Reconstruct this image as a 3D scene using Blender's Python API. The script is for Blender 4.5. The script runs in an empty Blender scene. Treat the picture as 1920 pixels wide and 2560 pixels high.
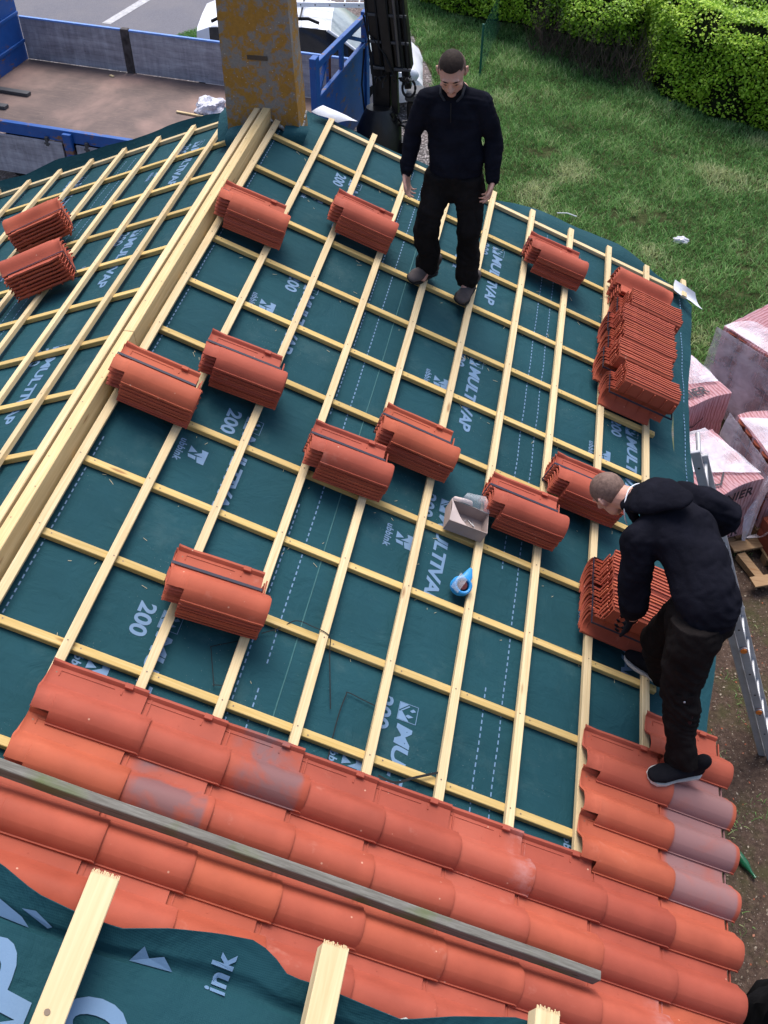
import bpy, bmesh, math, random
import numpy as np
from mathutils import Vector, Matrix, noise
random.seed(7); rng = np.random.default_rng(5)
PI = math.pi
S = bpy.context.scene
COL = S.collection
TH = 0.376351; CT, ST = math.cos(TH), math.sin(TH)
G = -4.4                       # ground level; the ridge is at z = 0

# ------------------------------------------------------------------ helpers
def rp(v, u, h=0.0, s=1):
    return Vector((s * (v * CT + h * ST), u, -v * ST + h * CT))
MR = Matrix(((CT, 0, ST, 0), (0, 1, 0, 0), (-ST, 0, CT, 0), (0, 0, 0, 1)))
ML = Matrix(((-CT, 0, -ST, 0), (0, -1, 0, 0), (-ST, 0, CT, 0), (0, 0, 0, 1)))

def link(o, parent=None):
    COL.objects.link(o)
    if parent is not None:
        o.parent = parent
        o.matrix_parent_inverse = parent.matrix_basis.inverted()
    return o
def empty(name, loc, label, cat, group=None, rz=0.0):
    o = bpy.data.objects.new(name, None); o.empty_display_size = 0.1
    o.matrix_basis = Matrix.Translation(loc) @ Matrix.Rotation(rz, 4, 'Z')
    link(o); return tag(o, label, cat, group)
def tag(o, label=None, cat=None, group=None, kind=None):
    if label: o['label'] = label
    if cat: o['category'] = cat
    if group: o['group'] = group
    if kind: o['kind'] = kind
    return o
def mesh_from(bm, name, sharp=35, smooth=True):
    me = bpy.data.meshes.new(name)
    bm.normal_update(); bm.to_mesh(me); bm.free()
    if smooth and len(me.polygons):
        me.polygons.foreach_set('use_smooth', [True] * len(me.polygons))
        me.set_sharp_from_angle(angle=math.radians(sharp))
    return me
def obj(name, bm, mats, parent=None, M=None, sharp=35, smooth=True):
    me = mesh_from(bm, name, sharp, smooth) if isinstance(bm, bmesh.types.BMesh) else bm
    if not isinstance(mats, (list, tuple)): mats = [mats]
    for m in mats: me.materials.append(m)
    o = bpy.data.objects.new(name, me)
    if M is not None: o.matrix_basis = M
    return link(o, parent)
def npmesh(name, verts, faces, k):
    me = bpy.data.meshes.new(name); nv = len(verts); nf = len(faces)
    me.vertices.add(nv); me.vertices.foreach_set('co', np.asarray(verts, dtype=np.float32).ravel())
    me.loops.add(nf * k); me.loops.foreach_set('vertex_index', np.asarray(faces, dtype=np.int32).ravel())
    me.polygons.add(nf); me.polygons.foreach_set('loop_start', np.arange(0, nf * k, k, dtype=np.int32))
    me.polygons.foreach_set('loop_total', np.full(nf, k, dtype=np.int32))
    me.update(calc_edges=True); return me
def faces_since(bm, n0, mi):
    bm.faces.ensure_lookup_table()
    for f in bm.faces[n0:]: f.material_index = mi
def box(bm, a, b, M=None, bev=0.0, mi=0):
    n0 = len(bm.faces)
    c = [(a[i] + b[i]) / 2 for i in range(3)]; s = [abs(b[i] - a[i]) for i in range(3)]
    m = Matrix.Translation(c) @ Matrix.Diagonal((s[0], s[1], s[2], 1))
    if M is not None: m = M @ m
    r = bmesh.ops.create_cube(bm, size=1, matrix=m)
    if bev > 0:
        es = set(e for v in r['verts'] for e in v.link_edges)
        bmesh.ops.bevel(bm, geom=list(es), offset=bev, segments=1, affect='EDGES')
    faces_since(bm, n0, mi)
def basis(d, up=(0, 0, 1)):
    d = Vector(d).normalized(); up = Vector(up)
    if abs(d.dot(up.normalized())) > 0.98: up = Vector((0, 1, 0))
    x = up.cross(d).normalized(); y = d.cross(x).normalized()
    return x, y, d
def bar(bm, p, q, w, h, up=(0, 0, 1), mi=0, bev=0.0):
    """rectangular bar from p to q, w across, h along 'up'"""
    p, q = Vector(p), Vector(q); x, y, d = basis(q - p, up)
    M = Matrix((x, y, d)).transposed().to_4x4(); M.translation = (p + q) / 2
    L = (q - p).length
    box(bm, (-w / 2, -h / 2, -L / 2), (w / 2, h / 2, L / 2), M, bev, mi)
def tube(bm, pts, r, n=10, up=(0, 0, 1), mi=0, cap=True, ball=False):
    """pts: vectors; r: float or list of float / (rx, ry). rx lies along 'side' = up x dir"""
    pts = [Vector(p) for p in pts]; n0 = len(bm.faces)
    if not isinstance(r, list): r = [r] * len(pts)
    r = [(a, a) if isinstance(a, (int, float)) else a for a in r]
    if ball:   # hemispherical ends
        d0 = (pts[0] - pts[1]).normalized(); d1 = (pts[-1] - pts[-2]).normalized()
        A, B = pts[0], pts[-1]; ra, rb = r[0], r[-1]
        ks = (0.0, 0.5, 0.8, 0.97)
        pre = [(A + d0 * max(ra) * k * 0.95, tuple(v * math.sqrt(1 - k * k) for v in ra)) for k in ks[:0:-1]]
        post = [(B + d1 * max(rb) * k * 0.95, tuple(v * math.sqrt(1 - k * k) for v in rb)) for k in ks[1:]]
        pts = [p for p, _ in pre] + pts + [p for p, _ in post]
        r = [q for _, q in pre] + r + [q for _, q in post]
    rings = []
    for i, p in enumerate(pts):
        a = pts[max(0, i - 1)]; b = pts[min(len(pts) - 1, i + 1)]
        x, y, d = basis(b - a, up)
        rings.append([bm.verts.new(p + x * (r[i][0] * math.cos(2 * PI * k / n)) + y * (r[i][1] * math.sin(2 * PI * k / n))) for k in range(n)])
    for A, B in zip(rings, rings[1:]):
        for k in range(n): bm.faces.new((A[k], A[(k + 1) % n], B[(k + 1) % n], B[k]))
    if cap: bm.faces.new(rings[0][::-1]); bm.faces.new(rings[-1])
    faces_since(bm, n0, mi)
def ell(bm, c, r, rot=None, n=16, m=10, mi=0):
    n0 = len(bm.faces)
    M = Matrix.Translation(c) @ (rot.to_4x4() if rot is not None else Matrix()) @ Matrix.Diagonal((r[0], r[1], r[2], 1))
    bmesh.ops.create_uvsphere(bm, u_segments=n, v_segments=m, radius=1, matrix=M)
    faces_since(bm, n0, mi)
def poly(bm, pts, mi=0):
    f = bm.faces.new([bm.verts.new(p) for p in pts]); f.material_index = mi; return f
def disc(bm, c, x, y, r, n=8, mi=0):
    poly(bm, [c + x * (r * math.cos(2 * PI * k / n)) + y * (r * math.sin(2 * PI * k / n)) for k in range(n)], mi)
def evalmesh(bm, mods, name, sharp=180):
    me = mesh_from(bm, name, sharp) if isinstance(bm, bmesh.types.BMesh) else bm
    o = bpy.data.objects.new(name, me); COL.objects.link(o)
    for kind, kw in mods:
        m = o.modifiers.new('m', kind)
        for k, v in kw.items(): setattr(m, k, v)
    dg = bpy.context.evaluated_depsgraph_get(); dg.update()
    r = bpy.data.meshes.new_from_object(o.evaluated_get(dg))
    bpy.data.objects.remove(o); return r
def interp(x, xs, ys): return float(np.interp(x, xs, ys))
def fbm(p, o=3):
    return noise.fractal(p, 1.0, 2.0, o)

# ------------------------------------------------------------------ materials
class NT:
    def __init__(s, name, rough=0.7, spec=0.3):
        s.m = bpy.data.materials.new(name); s.m.use_nodes = True; t = s.m.node_tree; s.t = t; s.N = t.nodes; s.L = t.links
        s.b = s.N['Principled BSDF']; s.b.inputs['Roughness'].default_value = rough; s.b.inputs['Specular IOR Level'].default_value = spec
        s.tc = s.N.new('ShaderNodeTexCoord')
    def map(s, scale=(1, 1, 1), src='Object'):
        n = s.N.new('ShaderNodeMapping'); n.inputs['Scale'].default_value = scale if not isinstance(scale, (int, float)) else (scale,) * 3
        s.L.new(s.tc.outputs[src], n.inputs[0]); return n.outputs[0]
    def noise(s, vec, scale=5, detail=4, rough=0.55, dist=0):
        n = s.N.new('ShaderNodeTexNoise'); n.inputs['Scale'].default_value = scale; n.inputs['Detail'].default_value = detail
        n.inputs['Roughness'].default_value = rough; n.inputs['Distortion'].default_value = dist
        s.L.new(vec, n.inputs['Vector']); return n.outputs['Fac']
    def voro(s, vec, scale=10, feat='F1', out='Distance'):
        n = s.N.new('ShaderNodeTexVoronoi'); n.inputs['Scale'].default_value = scale; n.feature = feat
        s.L.new(vec, n.inputs['Vector']); return n.outputs[out]
    def wave(s, vec, scale=5, dist=3, detail=2, direction='Y'):
        n = s.N.new('ShaderNodeTexWave'); n.inputs['Scale'].default_value = scale; n.inputs['Distortion'].default_value = dist
        n.inputs['Detail'].default_value = detail; n.bands_direction = direction
        s.L.new(vec, n.inputs['Vector']); return n.outputs['Fac']
    def ramp(s, f, stops, interp='LINEAR'):
        n = s.N.new('ShaderNodeValToRGB'); e = n.color_ramp; e.interpolation = interp
        while len(e.elements) < len(stops): e.elements.new(0.5)
        for el, (p, c) in zip(e.elements, stops):
            el.position = p; el.color = (c, c, c, 1) if isinstance(c, (int, float)) else (*c, 1)
        s.L.new(f, n.inputs[0]); return n.outputs[0]
    def mix(s, f, a, b, mode='MIX'):
        n = s.N.new('ShaderNodeMix'); n.data_type = 'RGBA'; n.blend_type = mode
        for i, v in ((0, f), (6, a), (7, b)):
            if isinstance(v, (int, float)) and i == 0: n.inputs[0].default_value = v
            elif isinstance(v, (tuple, list)): n.inputs[i].default_value = (*v[:3], 1)
            elif isinstance(v, (int, float)): n.inputs[i].default_value = (v, v, v, 1)
            else: s.L.new(v, n.inputs[i])
        return n.outputs[2]
    def math(s, op, a, b=0.0):
        n = s.N.new('ShaderNodeMath'); n.operation = op
        for i, v in ((0, a), (1, b)):
            if isinstance(v, (int, float)): n.inputs[i].default_value = v
            else: s.L.new(v, n.inputs[i])
        return n.outputs[0]
    def rnd(s):
        n = s.N.new('ShaderNodeObjectInfo'); return n.outputs['Random']
    def attr(s, name):
        n = s.N.new('ShaderNodeAttribute'); n.attribute_name = name; return n.outputs['Fac']
    def xyz(s, vec):
        n = s.N.new('ShaderNodeSeparateXYZ'); s.L.new(vec, n.inputs[0]); return n.outputs
    def col(s, c):
        if isinstance(c, (tuple, list)): s.b.inputs['Base Color'].default_value = (*c, 1)
        else: s.L.new(c, s.b.inputs['Base Color'])
    def rough(s, f): s.L.new(f, s.b.inputs['Roughness'])
    def bump(s, f, strength=0.3, dist=0.01, prev=None):
        n = s.N.new('ShaderNodeBump'); n.inputs['Strength'].default_value = strength; n.inputs['Distance'].default_value = dist
        s.L.new(f, n.inputs['Height'])
        if prev is not None: s.L.new(prev, n.inputs['Normal'])
        s.L.new(n.outputs[0], s.b.inputs['Normal']); return n.outputs[0]

def m_wood(name, c0, c1, c2, var=0.25, axis='X', weather=0.0):
    k = NT(name, 0.75, 0.2)
    add = k.N.new('ShaderNodeVectorMath'); add.operation = 'ADD'
    r = k.rnd(); cmb = k.N.new('ShaderNodeCombineXYZ')
    for i in range(3): k.L.new(k.math('MULTIPLY', r, 17.3 + 9 * i), cmb.inputs[i])
    k.L.new(k.tc.outputs['Object'], add.inputs[0]); k.L.new(cmb.outputs[0], add.inputs[1])
    mp = k.N.new('ShaderNodeMapping'); mp.inputs['Scale'].default_value = (1.2, 28, 28)
    k.L.new(add.outputs[0], mp.inputs[0]); v = mp.outputs[0]
    g = k.noise(v, 2.2, 5, 0.6, 0.6); w = k.wave(v, 0.9, 5, 2, 'Y')
    c = k.ramp(g, [(0.3, c0), (0.55, c1), (0.75, c2)])
    c = k.mix(k.math('MULTIPLY', w, 0.35), c, c0, 'MIX')
    mp2 = k.N.new('ShaderNodeMapping'); mp2.inputs['Scale'].default_value = (1, 5, 5); k.L.new(add.outputs[0], mp2.inputs[0])
    kn = k.voro(mp2.outputs[0], 1.7)
    c = k.mix(k.ramp(kn, [(0.05, 0.8), (0.10, 0.0)]), c, (0.24, 0.11, 0.04))
    big = k.noise(mp2.outputs[0], 1.3, 2)
    c = k.mix(k.ramp(big, [(0.45, 0.0), (0.8, 0.45)]), c, tuple(x * 0.72 for x in c1))
    tint = k.math('ADD', 1 - var, k.math('MULTIPLY', r, var * 1.3))
    c = k.mix(1.0, c, tint, 'MULTIPLY')
    k.col(c); k.bump(g, 0.25, 0.002); return k.m
M_pale = m_wood('pale_pine', (0.54, 0.40, 0.215), (0.67, 0.53, 0.315), (0.73, 0.60, 0.39), 0.14)
M_yel = m_wood('yellow_pine', (0.48, 0.33, 0.11), (0.60, 0.435, 0.18), (0.66, 0.51, 0.26), 0.2)
M_beam = m_wood('ridge_pine', (0.56, 0.40, 0.19), (0.69, 0.53, 0.28), (0.74, 0.59, 0.36), 0.1)
M_pallet = m_wood('pallet_wood', (0.22, 0.13, 0.07), (0.34, 0.22, 0.12), (0.42, 0.30, 0.18), 0.2)

def m_oldwood():
    k = NT('weathered_wood', 0.9, 0.1)
    v = k.map((2.0, 30, 30)); g = k.noise(v, 3, 8, 0.75, 0.3)
    c = k.ramp(g, [(0.25, (0.075, 0.070, 0.060)), (0.5, (0.155, 0.150, 0.135)), (0.75, (0.25, 0.245, 0.23))])
    big = k.noise(k.map((1.2, 2, 2)), 2.2, 4)
    c = k.mix(k.ramp(big, [(0.52, 0.0), (0.66, 0.6)]), c, (0.10, 0.14, 0.035))
    kn = k.voro(k.map((3, 12, 12)), 1.3); c = k.mix(k.ramp(kn, [(0.05, 0.85), (0.12, 0.0)]), c, (0.03, 0.026, 0.022))
    k.col(c); k.bump(g, 0.35, 0.002); return k.m
M_old = m_oldwood()

def m_underlay(name='green_underlay', dust=True):
    k = NT(name, 0.80, 0.14)
    v = k.map(1.0)
    a = k.noise(v, 0.9, 5, 0.6); b = k.noise(v, 14, 4, 0.6)
    c = k.ramp(a, [(0.3, (0.0075, 0.043, 0.058)), (0.7, (0.013, 0.066, 0.087))])
    c = k.mix(k.math('MULTIPLY', b, 0.35), c, (0.008, 0.045, 0.05))
    if dust:
        sp = k.voro(v, 55); sp2 = k.noise(v, 1.6, 3)
        m = k.math('MULTIPLY', k.ramp(sp, [(0.045, 1.0), (0.075, 0.0)]), k.ramp(sp2, [(0.52, 0.0), (0.62, 0.7)]))
        c = k.mix(m, c, (0.45, 0.48, 0.42))
        d2 = k.noise(v, 3.3, 6, 0.7)
        c = k.mix(k.ramp(d2, [(0.55, 0.0), (0.8, 0.13)]), c, (0.16, 0.24, 0.23))
    k.col(c)
    w1 = k.wave(k.map((1, 1, 1)), 110, 0, 0, 'X'); w2 = k.wave(k.map((1, 1, 1)), 110, 0, 0, 'Y')
    wv = k.math('MULTIPLY', w1, w2)
    n1 = k.bump(wv, 0.18, 0.002); n2 = k.bump(k.noise(v, 5, 4, .6, 1.4), 0.40, 0.03, n1); k.bump(k.noise(k.map((1.2, 6, 1)), 1.6, 3, .6, .8), 0.35, 0.02, n2)
    return k.m
M_und = m_underlay()
def m_flat(name, c, rough=0.6, spec=0.3, metal=0.0, bumps=None, var=0.12, scale=8):
    k = NT(name, rough, spec); k.b.inputs['Metallic'].default_value = metal
    n = k.noise(k.map(1), scale, 5, 0.6)
    k.col(k.mix(k.ramp(n, [(0.3, 0.0), (0.7, 1.0)]), tuple(x * (1 - var) for x in c), tuple(min(1, x * (1 + var)) for x in c)))
    if bumps: k.bump(k.noise(k.map(1), bumps[0], 4), bumps[1], bumps[2])
    return k.m
M_under = m_flat('pale_underside', (0.62, 0.64, 0.70), 0.7, 0.2, bumps=(20, 0.3, 0.01))
M_print = m_flat('blue_grey_print', (0.115, 0.205, 0.335), 0.6, 0.3, bumps=(300, 0.3, 0.001), var=0.1)
M_nail = m_flat('nail', (0.16, 0.12, 0.09), 0.5, 0.4, 0.5)

def m_clay(name='terracotta', smoked=0.0, dark=1.0):
    k = NT(name, 0.7, 0.18)
    add = k.N.new('ShaderNodeVectorMath'); add.operation = 'ADD'
    r = k.rnd(); cmb = k.N.new('ShaderNodeCombineXYZ')
    for i in range(3): k.L.new(k.math('MULTIPLY', r, 7.3 + 5 * i), cmb.inputs[i])
    k.L.new(k.tc.outputs['Object'], add.inputs[0]); k.L.new(cmb.outputs[0], add.inputs[1]); v = add.outputs[0]
    a = k.noise(v, 3.5, 4, 0.55); b = k.noise(v, 60, 3, 0.6)
    c = k.ramp(a, [(0.25, (0.30 * dark, 0.064 * dark, 0.038 * dark)), (0.6, (0.41 * dark, 0.094 * dark, 0.056 * dark)), (0.8, (0.43 * dark, 0.114 * dark, 0.072 * dark))])
    c = k.mix(k.math('MULTIPLY', b, 0.22), c, (0.26, 0.075, 0.045))
    tint = k.ramp(r, [(0.0, (0.76, 0.70, 0.76)), (0.22, (0.94, 0.94, 1.0)), (0.5, (1.0, 1.0, 1.0)), (0.85, (1.03, 1.08, 0.96)), (1.0, (0.80, 0.70, 0.72))])
    c = k.mix(1.0, c, tint, 'MULTIPLY')
    sp = k.voro(v, 9); c = k.mix(k.ramp(sp, [(0.03, 0.7), (0.045, 0.0)]), c, (0.60, 0.36, 0.26))
    bl = k.noise(v, 5.5, 5, 0.65)
    c = k.mix(k.ramp(bl, [(0.64, 0.0), (0.78, 0.3)]), c, (0.55, 0.30, 0.24))
    if smoked:
        x = k.xyz(k.tc.outputs['Object'])
        m1 = k.noise(v, 4.0, 4, 0.6, 0.5)
        if smoked == 1:   # grey tail zone of the eaves tiles
            f = k.math('MULTIPLY', k.ramp(x[0], [(0.10, 0.0), (0.13, 1.0), (0.452, 1.0), (0.462, 0.0)]), k.ramp(m1, [(0.25, 0.45), (0.5, 0.95)]))
            c = k.mix(k.math('MULTIPLY', f, 0.8), c, (0.215, 0.145, 0.155))
        elif smoked == 2:
            f = k.math('MULTIPLY', k.ramp(x[0], [(0.10, 0.0), (0.16, 1.0), (0.44, 1.0), (0.455, 0.0)]), k.ramp(m1, [(0.42, 0.1), (0.56, 0.85)]))
            c = k.mix(f, c, (0.175, 0.10, 0.105))
        else:             # lime bloom at the tail
            f = k.math('MULTIPLY', k.ramp(x[0], [(0.34, 0.0), (0.47, 1.0)]), k.ramp(k.noise(v, 9, 5, .7), [(0.42, 0.0), (0.66, 0.7)]))
            c = k.mix(f, c, (0.44, 0.27, 0.27))
    k.col(c); k.rough(k.ramp(a, [(0.3, 0.60), (0.8, 0.80)]))
    n1 = k.bump(k.noise(v, 190, 3, .7), 0.22, 0.0012); n2 = k.bump(b, 0.15, 0.0015, n1); k.bump(k.noise(v, 18, 3), 0.15, 0.004, n2)
    return k.m
M_clay = m_clay(); M_clayS = m_clay('terracotta_smoked', 1); M_clayP = m_clay('terracotta_greyed', 2); M_clayL = m_clay('terracotta_limed', 3)
M_strap = m_flat('strap_plastic', (0.022, 0.021, 0.040), 0.5, 0.3)
M_black = m_flat('black_metal', (0.008, 0.008, 0.009), 0.38, 0.4, bumps=(14, 0.3, 0.01), var=0.5)
M_dgrey = m_flat('dark_grey_plastic', (0.055, 0.058, 0.065), 0.5, 0.4)
M_rub = m_flat('rubber', (0.012, 0.012, 0.013), 0.75, 0.2)
M_alu = m_flat('aluminium', (0.42, 0.43, 0.46), 0.35, 0.5, 0.35, bumps=(30, 0.15, 0.002))
M_org = m_flat('orange_plastic', (0.72, 0.19, 0.03), 0.45, 0.4)
M_white = m_flat('white_paint', (0.74, 0.76, 0.82), 0.25, 0.5, var=0.03)

def m_paint_rust():
    k = NT('blue_paint_rust', 0.42, 0.45); v = k.map((1, 1, 1))
    n = k.noise(v, 2.3, 6, 0.65, 0.3); s2 = k.noise(k.map((2.5, 2.5, 12)), 1.6, 5, 0.7)
    f = k.ramp(k.math('ADD', k.math('MULTIPLY', n, 0.5), k.math('MULTIPLY', s2, 0.5)), [(0.555, 0.0), (0.60, 1.0)])
    base = k.mix(k.noise(v, 9, 4), (0.006, 0.055, 0.24), (0.015, 0.105, 0.38))
    k.col(k.mix(f, base, k.mix(k.noise(v, 25, 4), (0.10, 0.04, 0.02), (0.26, 0.15, 0.08)))); k.bump(n, 0.3, 0.004); return k.m
M_blue = m_paint_rust()
def m_greyboard():
    k = NT('grey_board_metal', 0.5, 0.4); v = k.map((1, 1, 1))
    n = k.noise(k.map((0.8, 1, 3)), 2.2, 6, 0.65, 0.4); s2 = k.noise(k.map((12, 1, 1.5)), 1.0, 5, 0.7)
    c = k.ramp(k.math('ADD', k.math('MULTIPLY', n, 0.6), k.math('MULTIPLY', s2, 0.4)), [(0.32, (0.13, 0.13, 0.165)), (0.50, (0.30, 0.30, 0.35)), (0.66, (0.46, 0.47, 0.54))])
    z = k.xyz(k.tc.outputs['Object'])[2]
    saw = k.math('FRACT', k.math('MULTIPLY', z, 9.0))
    c = k.mix(k.math('MULTIPLY', k.ramp(saw, [(0.0, 1.0), (0.06, 0.0)]), 0.55), c, (0.05, 0.05, 0.06))
    sc = k.voro(k.map((3, 1, 9)), 2.0)
    c = k.mix(k.ramp(sc, [(0.02, 0.7), (0.12, 0.0)]), c, (0.05, 0.05, 0.075))
    k.col(c); k.bump(n, 0.3, 0.003); return k.m
M_board = m_greyboard()
def m_bedfloor():
    k = NT('truck_bed_plywood', 0.7, 0.25)
    a = k.noise(k.map(1), 0.75, 6, 0.6, 0.3); b = k.noise(k.map((1.5, 9, 1)), 2.5, 5, 0.7, 0.5)
    c = k.ramp(a, [(0.32, (0.075, 0.058, 0.058)), (0.5, (0.135, 0.098, 0.090)), (0.64, (0.23, 0.155, 0.135)), (0.78, (0.34, 0.22, 0.185))])
    c = k.mix(k.ramp(b, [(0.5, 0.0), (0.75, 0.4)]), c, (0.25, 0.18, 0.145))
    sp = k.voro(k.map(1), 14); c = k.mix(k.ramp(sp, [(0.03, 0.6), (0.06, 0.0)]), c, (0.5, 0.46, 0.42))
    k.col(c); k.bump(b, 0.3, 0.003); return k.m
M_floor = m_bedfloor()
def m_chimney():
    k = NT('lichen_render', 0.92, 0.15); v = k.map(1)
    a = k.noise(v, 15, 8, 0.78, 0.2); big = k.noise(v, 2.6, 4, 0.6); f = k.noise(v, 60, 5, 0.7)
    grey = k.mix(f, (0.14, 0.13, 0.12), (0.30, 0.285, 0.27))
    lich = k.mix(k.noise(v, 35, 5, 0.7), (0.22, 0.105, 0.014), (0.46, 0.245, 0.035))
    m = k.math('ADD', k.math('MULTIPLY', a, 0.62), k.math('MULTIPLY', big, 0.38))
    c = k.mix(k.ramp(m, [(0.46, 0.0), (0.52, 0.92)]), grey, lich)
    w = k.voro(v, 26); c = k.mix(k.ramp(w, [(0.055, 0.9), (0.09, 0.0)]), c, (0.62, 0.62, 0.58))
    st = k.noise(k.map((9, 9, 1.2)), 1.3, 4, 0.6); c = k.mix(k.ramp(st, [(0.62, 0.0), (0.75, 0.55)]), c, (0.11, 0.095, 0.085))
    k.col(c); n1 = k.bump(f, 0.6, 0.004); k.bump(a, 0.35, 0.012, n1); return k.m
M_chim = m_chimney()
M_mort = m_flat('mortar', (0.40, 0.39, 0.37), 0.95, 0.1, bumps=(45, 0.8, 0.01), var=0.35, scale=20)
M_wall = m_flat('rendered_wall', (0.42, 0.39, 0.34), 0.95, 0.1, bumps=(35, 0.4, 0.01), var=0.15)

def m_soil():
    k = NT('soil_ground', 0.95, 0.1); v = k.map(1)
    a = k.noise(v, 1.1, 6, 0.65); b = k.noise(v, 22, 6, 0.75); c2 = k.noise(v, 120, 4, 0.7)
    c = k.ramp(b, [(0.3, (0.035, 0.023, 0.018)), (0.55, (0.085, 0.056, 0.044)), (0.75, (0.17, 0.12, 0.095))])
    c = k.mix(k.ramp(c2, [(0.5, 0.0), (0.7, 0.5)]), c, (0.17, 0.125, 0.10))
    vv = k.voro(v, 32); c = k.mix(k.ramp(vv, [(0.10, 0.85), (0.17, 0.0)]), c, (0.30, 0.255, 0.23))
    rr = k.voro(k.map((1, 1, 1)), 7.3); c = k.mix(k.ramp(rr, [(0.05, 0.8), (0.08, 0.0)]), c, (0.30, 0.09, 0.05))
    c = k.mix(k.ramp(a, [(0.5, 0.0), (0.62, 0.65)]), c, (0.055, 0.065, 0.022))
    k.col(c); n1 = k.bump(b, 0.8, 0.03); k.bump(c2, 0.6, 0.008, n1); return k.m
def m_gravel():
    k = NT('gravel', 0.9, 0.15); v = k.map(1)
    d = k.voro(v, 26); cc = k.voro(v, 26, 'F1', 'Color'); a = k.noise(v, 1.2, 5)
    hue = k.N.new('ShaderNodeRGBToBW'); k.L.new(cc, hue.inputs[0])
    c = k.ramp(hue.outputs[0], [(0.2, (0.09, 0.085, 0.085)), (0.5, (0.20, 0.185, 0.185)), (0.8, (0.36, 0.33, 0.33))])
    c = k.mix(k.ramp(d, [(0.3, 0.0), (0.6, 0.8)]), c, (0.05, 0.045, 0.045))
    c = k.mix(k.ramp(a, [(0.45, 0.0), (0.65, 0.6)]), c, (0.17, 0.125, 0.12))
    k.col(c); k.bump(d, 0.8, 0.02); return k.m
def m_asphalt():
    k = NT('asphalt', 0.88, 0.2); v = k.map(1)
    a = k.noise(v, 0.6, 6, 0.65); b = k.noise(v, 90, 4, 0.7)
    c = k.ramp(b, [(0.3, (0.085, 0.085, 0.10)), (0.7, (0.20, 0.20, 0.235))])
    c = k.mix(k.ramp(a, [(0.4, 0.0), (0.7, 0.6)]), c, (0.20, 0.185, 0.19)); k.col(c); k.bump(b, 0.5, 0.006); return k.m
M_soil, M_grav, M_asph = m_soil(), m_gravel(), m_asphalt()

def m_leaf(name, dark, mid, light, rough=0.5):
    k = NT(name, rough, 0.3)
    a = k.attr('tone'); c = k.ramp(a, [(0.0, dark), (0.5, mid), (1.0, light)])
    k.col(c)
    tr = k.N.new('ShaderNodeBsdfTranslucent'); k.L.new(c, tr.inputs[0])
    ms = k.N.new('ShaderNodeMixShader'); ms.inputs[0].default_value = 0.25
    out = k.N['Material Output']; k.L.new(k.b.outputs[0], ms.inputs[1]); k.L.new(tr.outputs[0], ms.inputs[2]); k.L.new(ms.outputs[0], out.inputs[0])
    return k.m
M_grass = m_leaf('grass_blades', (0.040, 0.125, 0.026), (0.155, 0.350, 0.090), (0.46, 0.50, 0.26), 0.6)
M_hleaf = m_leaf('hedge_leaves', (0.034, 0.085, 0.006), (0.22, 0.42, 0.020), (0.50, 0.70, 0.07), 0.45)
M_core = m_flat('hedge_shade_core', (0.012, 0.016, 0.007), 0.95, 0.05, bumps=(20, 0.8, 0.05), var=0.5)  # near-black colour stands in for the shade behind the leaves
M_twig = m_flat('bare_twigs', (0.085, 0.065, 0.055), 0.9, 0.1)

# ------------------------------------------------------------------ camera, light
cam = bpy.data.cameras.new('camera'); co = bpy.data.objects.new('camera', cam); COL.objects.link(co)
Rr = np.array([[0.98314, 0.18282, 0.00367], [0.13380, -0.70560, -0.69586], [-0.12463, 0.68462, -0.71816]])
cam.sensor_fit = 'VERTICAL'; cam.sensor_height = 36; cam.sensor_width = 27; cam.lens = 36 * 2482.23 / 2560
cam.clip_start = 0.05; cam.clip_end = 400
co.matrix_world = Matrix(((Rr[0, 0], -Rr[1, 0], -Rr[2, 0], 2.1027), (Rr[0, 1], -Rr[1, 1], -Rr[2, 1], -7.5256), (Rr[0, 2], -Rr[1, 2], -Rr[2, 2], 3.3962), (0, 0, 0, 1)))
S.camera = co
SUN_EL, SUN_AZ = math.radians(64), math.radians(-6)      # azimuth from +Y towards +X
w = bpy.data.worlds.new('World'); S.world = w; w.use_nodes = True
sky = w.node_tree.nodes.new('ShaderNodeTexSky'); sky.sky_type = 'NISHITA'; sky.sun_disc = False
sky.sun_elevation = SUN_EL; sky.sun_rotation = SUN_AZ; sky.air_density = 1.0; sky.dust_density = 4.0; sky.ozone_density = 1.0
bg = w.node_tree.nodes['Background']; w.node_tree.links.new(sky.outputs[0], bg.inputs[0]); bg.inputs[1].default_value = 0.15
sl = bpy.data.lights.new('sun', 'SUN'); sl.energy = 2.0; sl.angle = math.radians(38); sl.color = (1, 0.97, 0.93)
so = bpy.data.objects.new('sun', sl); COL.objects.link(so)
sd = Vector((math.sin(SUN_AZ) * math.cos(SUN_EL), math.cos(SUN_AZ) * math.cos(SUN_EL), math.sin(SUN_EL)))
so.matrix_world = sd.to_track_quat('Z', 'Y').to_matrix().to_4x4()
S.view_settings.view_transform = 'Standard'; S.view_settings.look = 'None'; S.view_settings.gamma = 1.0
S.view_settings.exposure = 0.62

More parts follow.
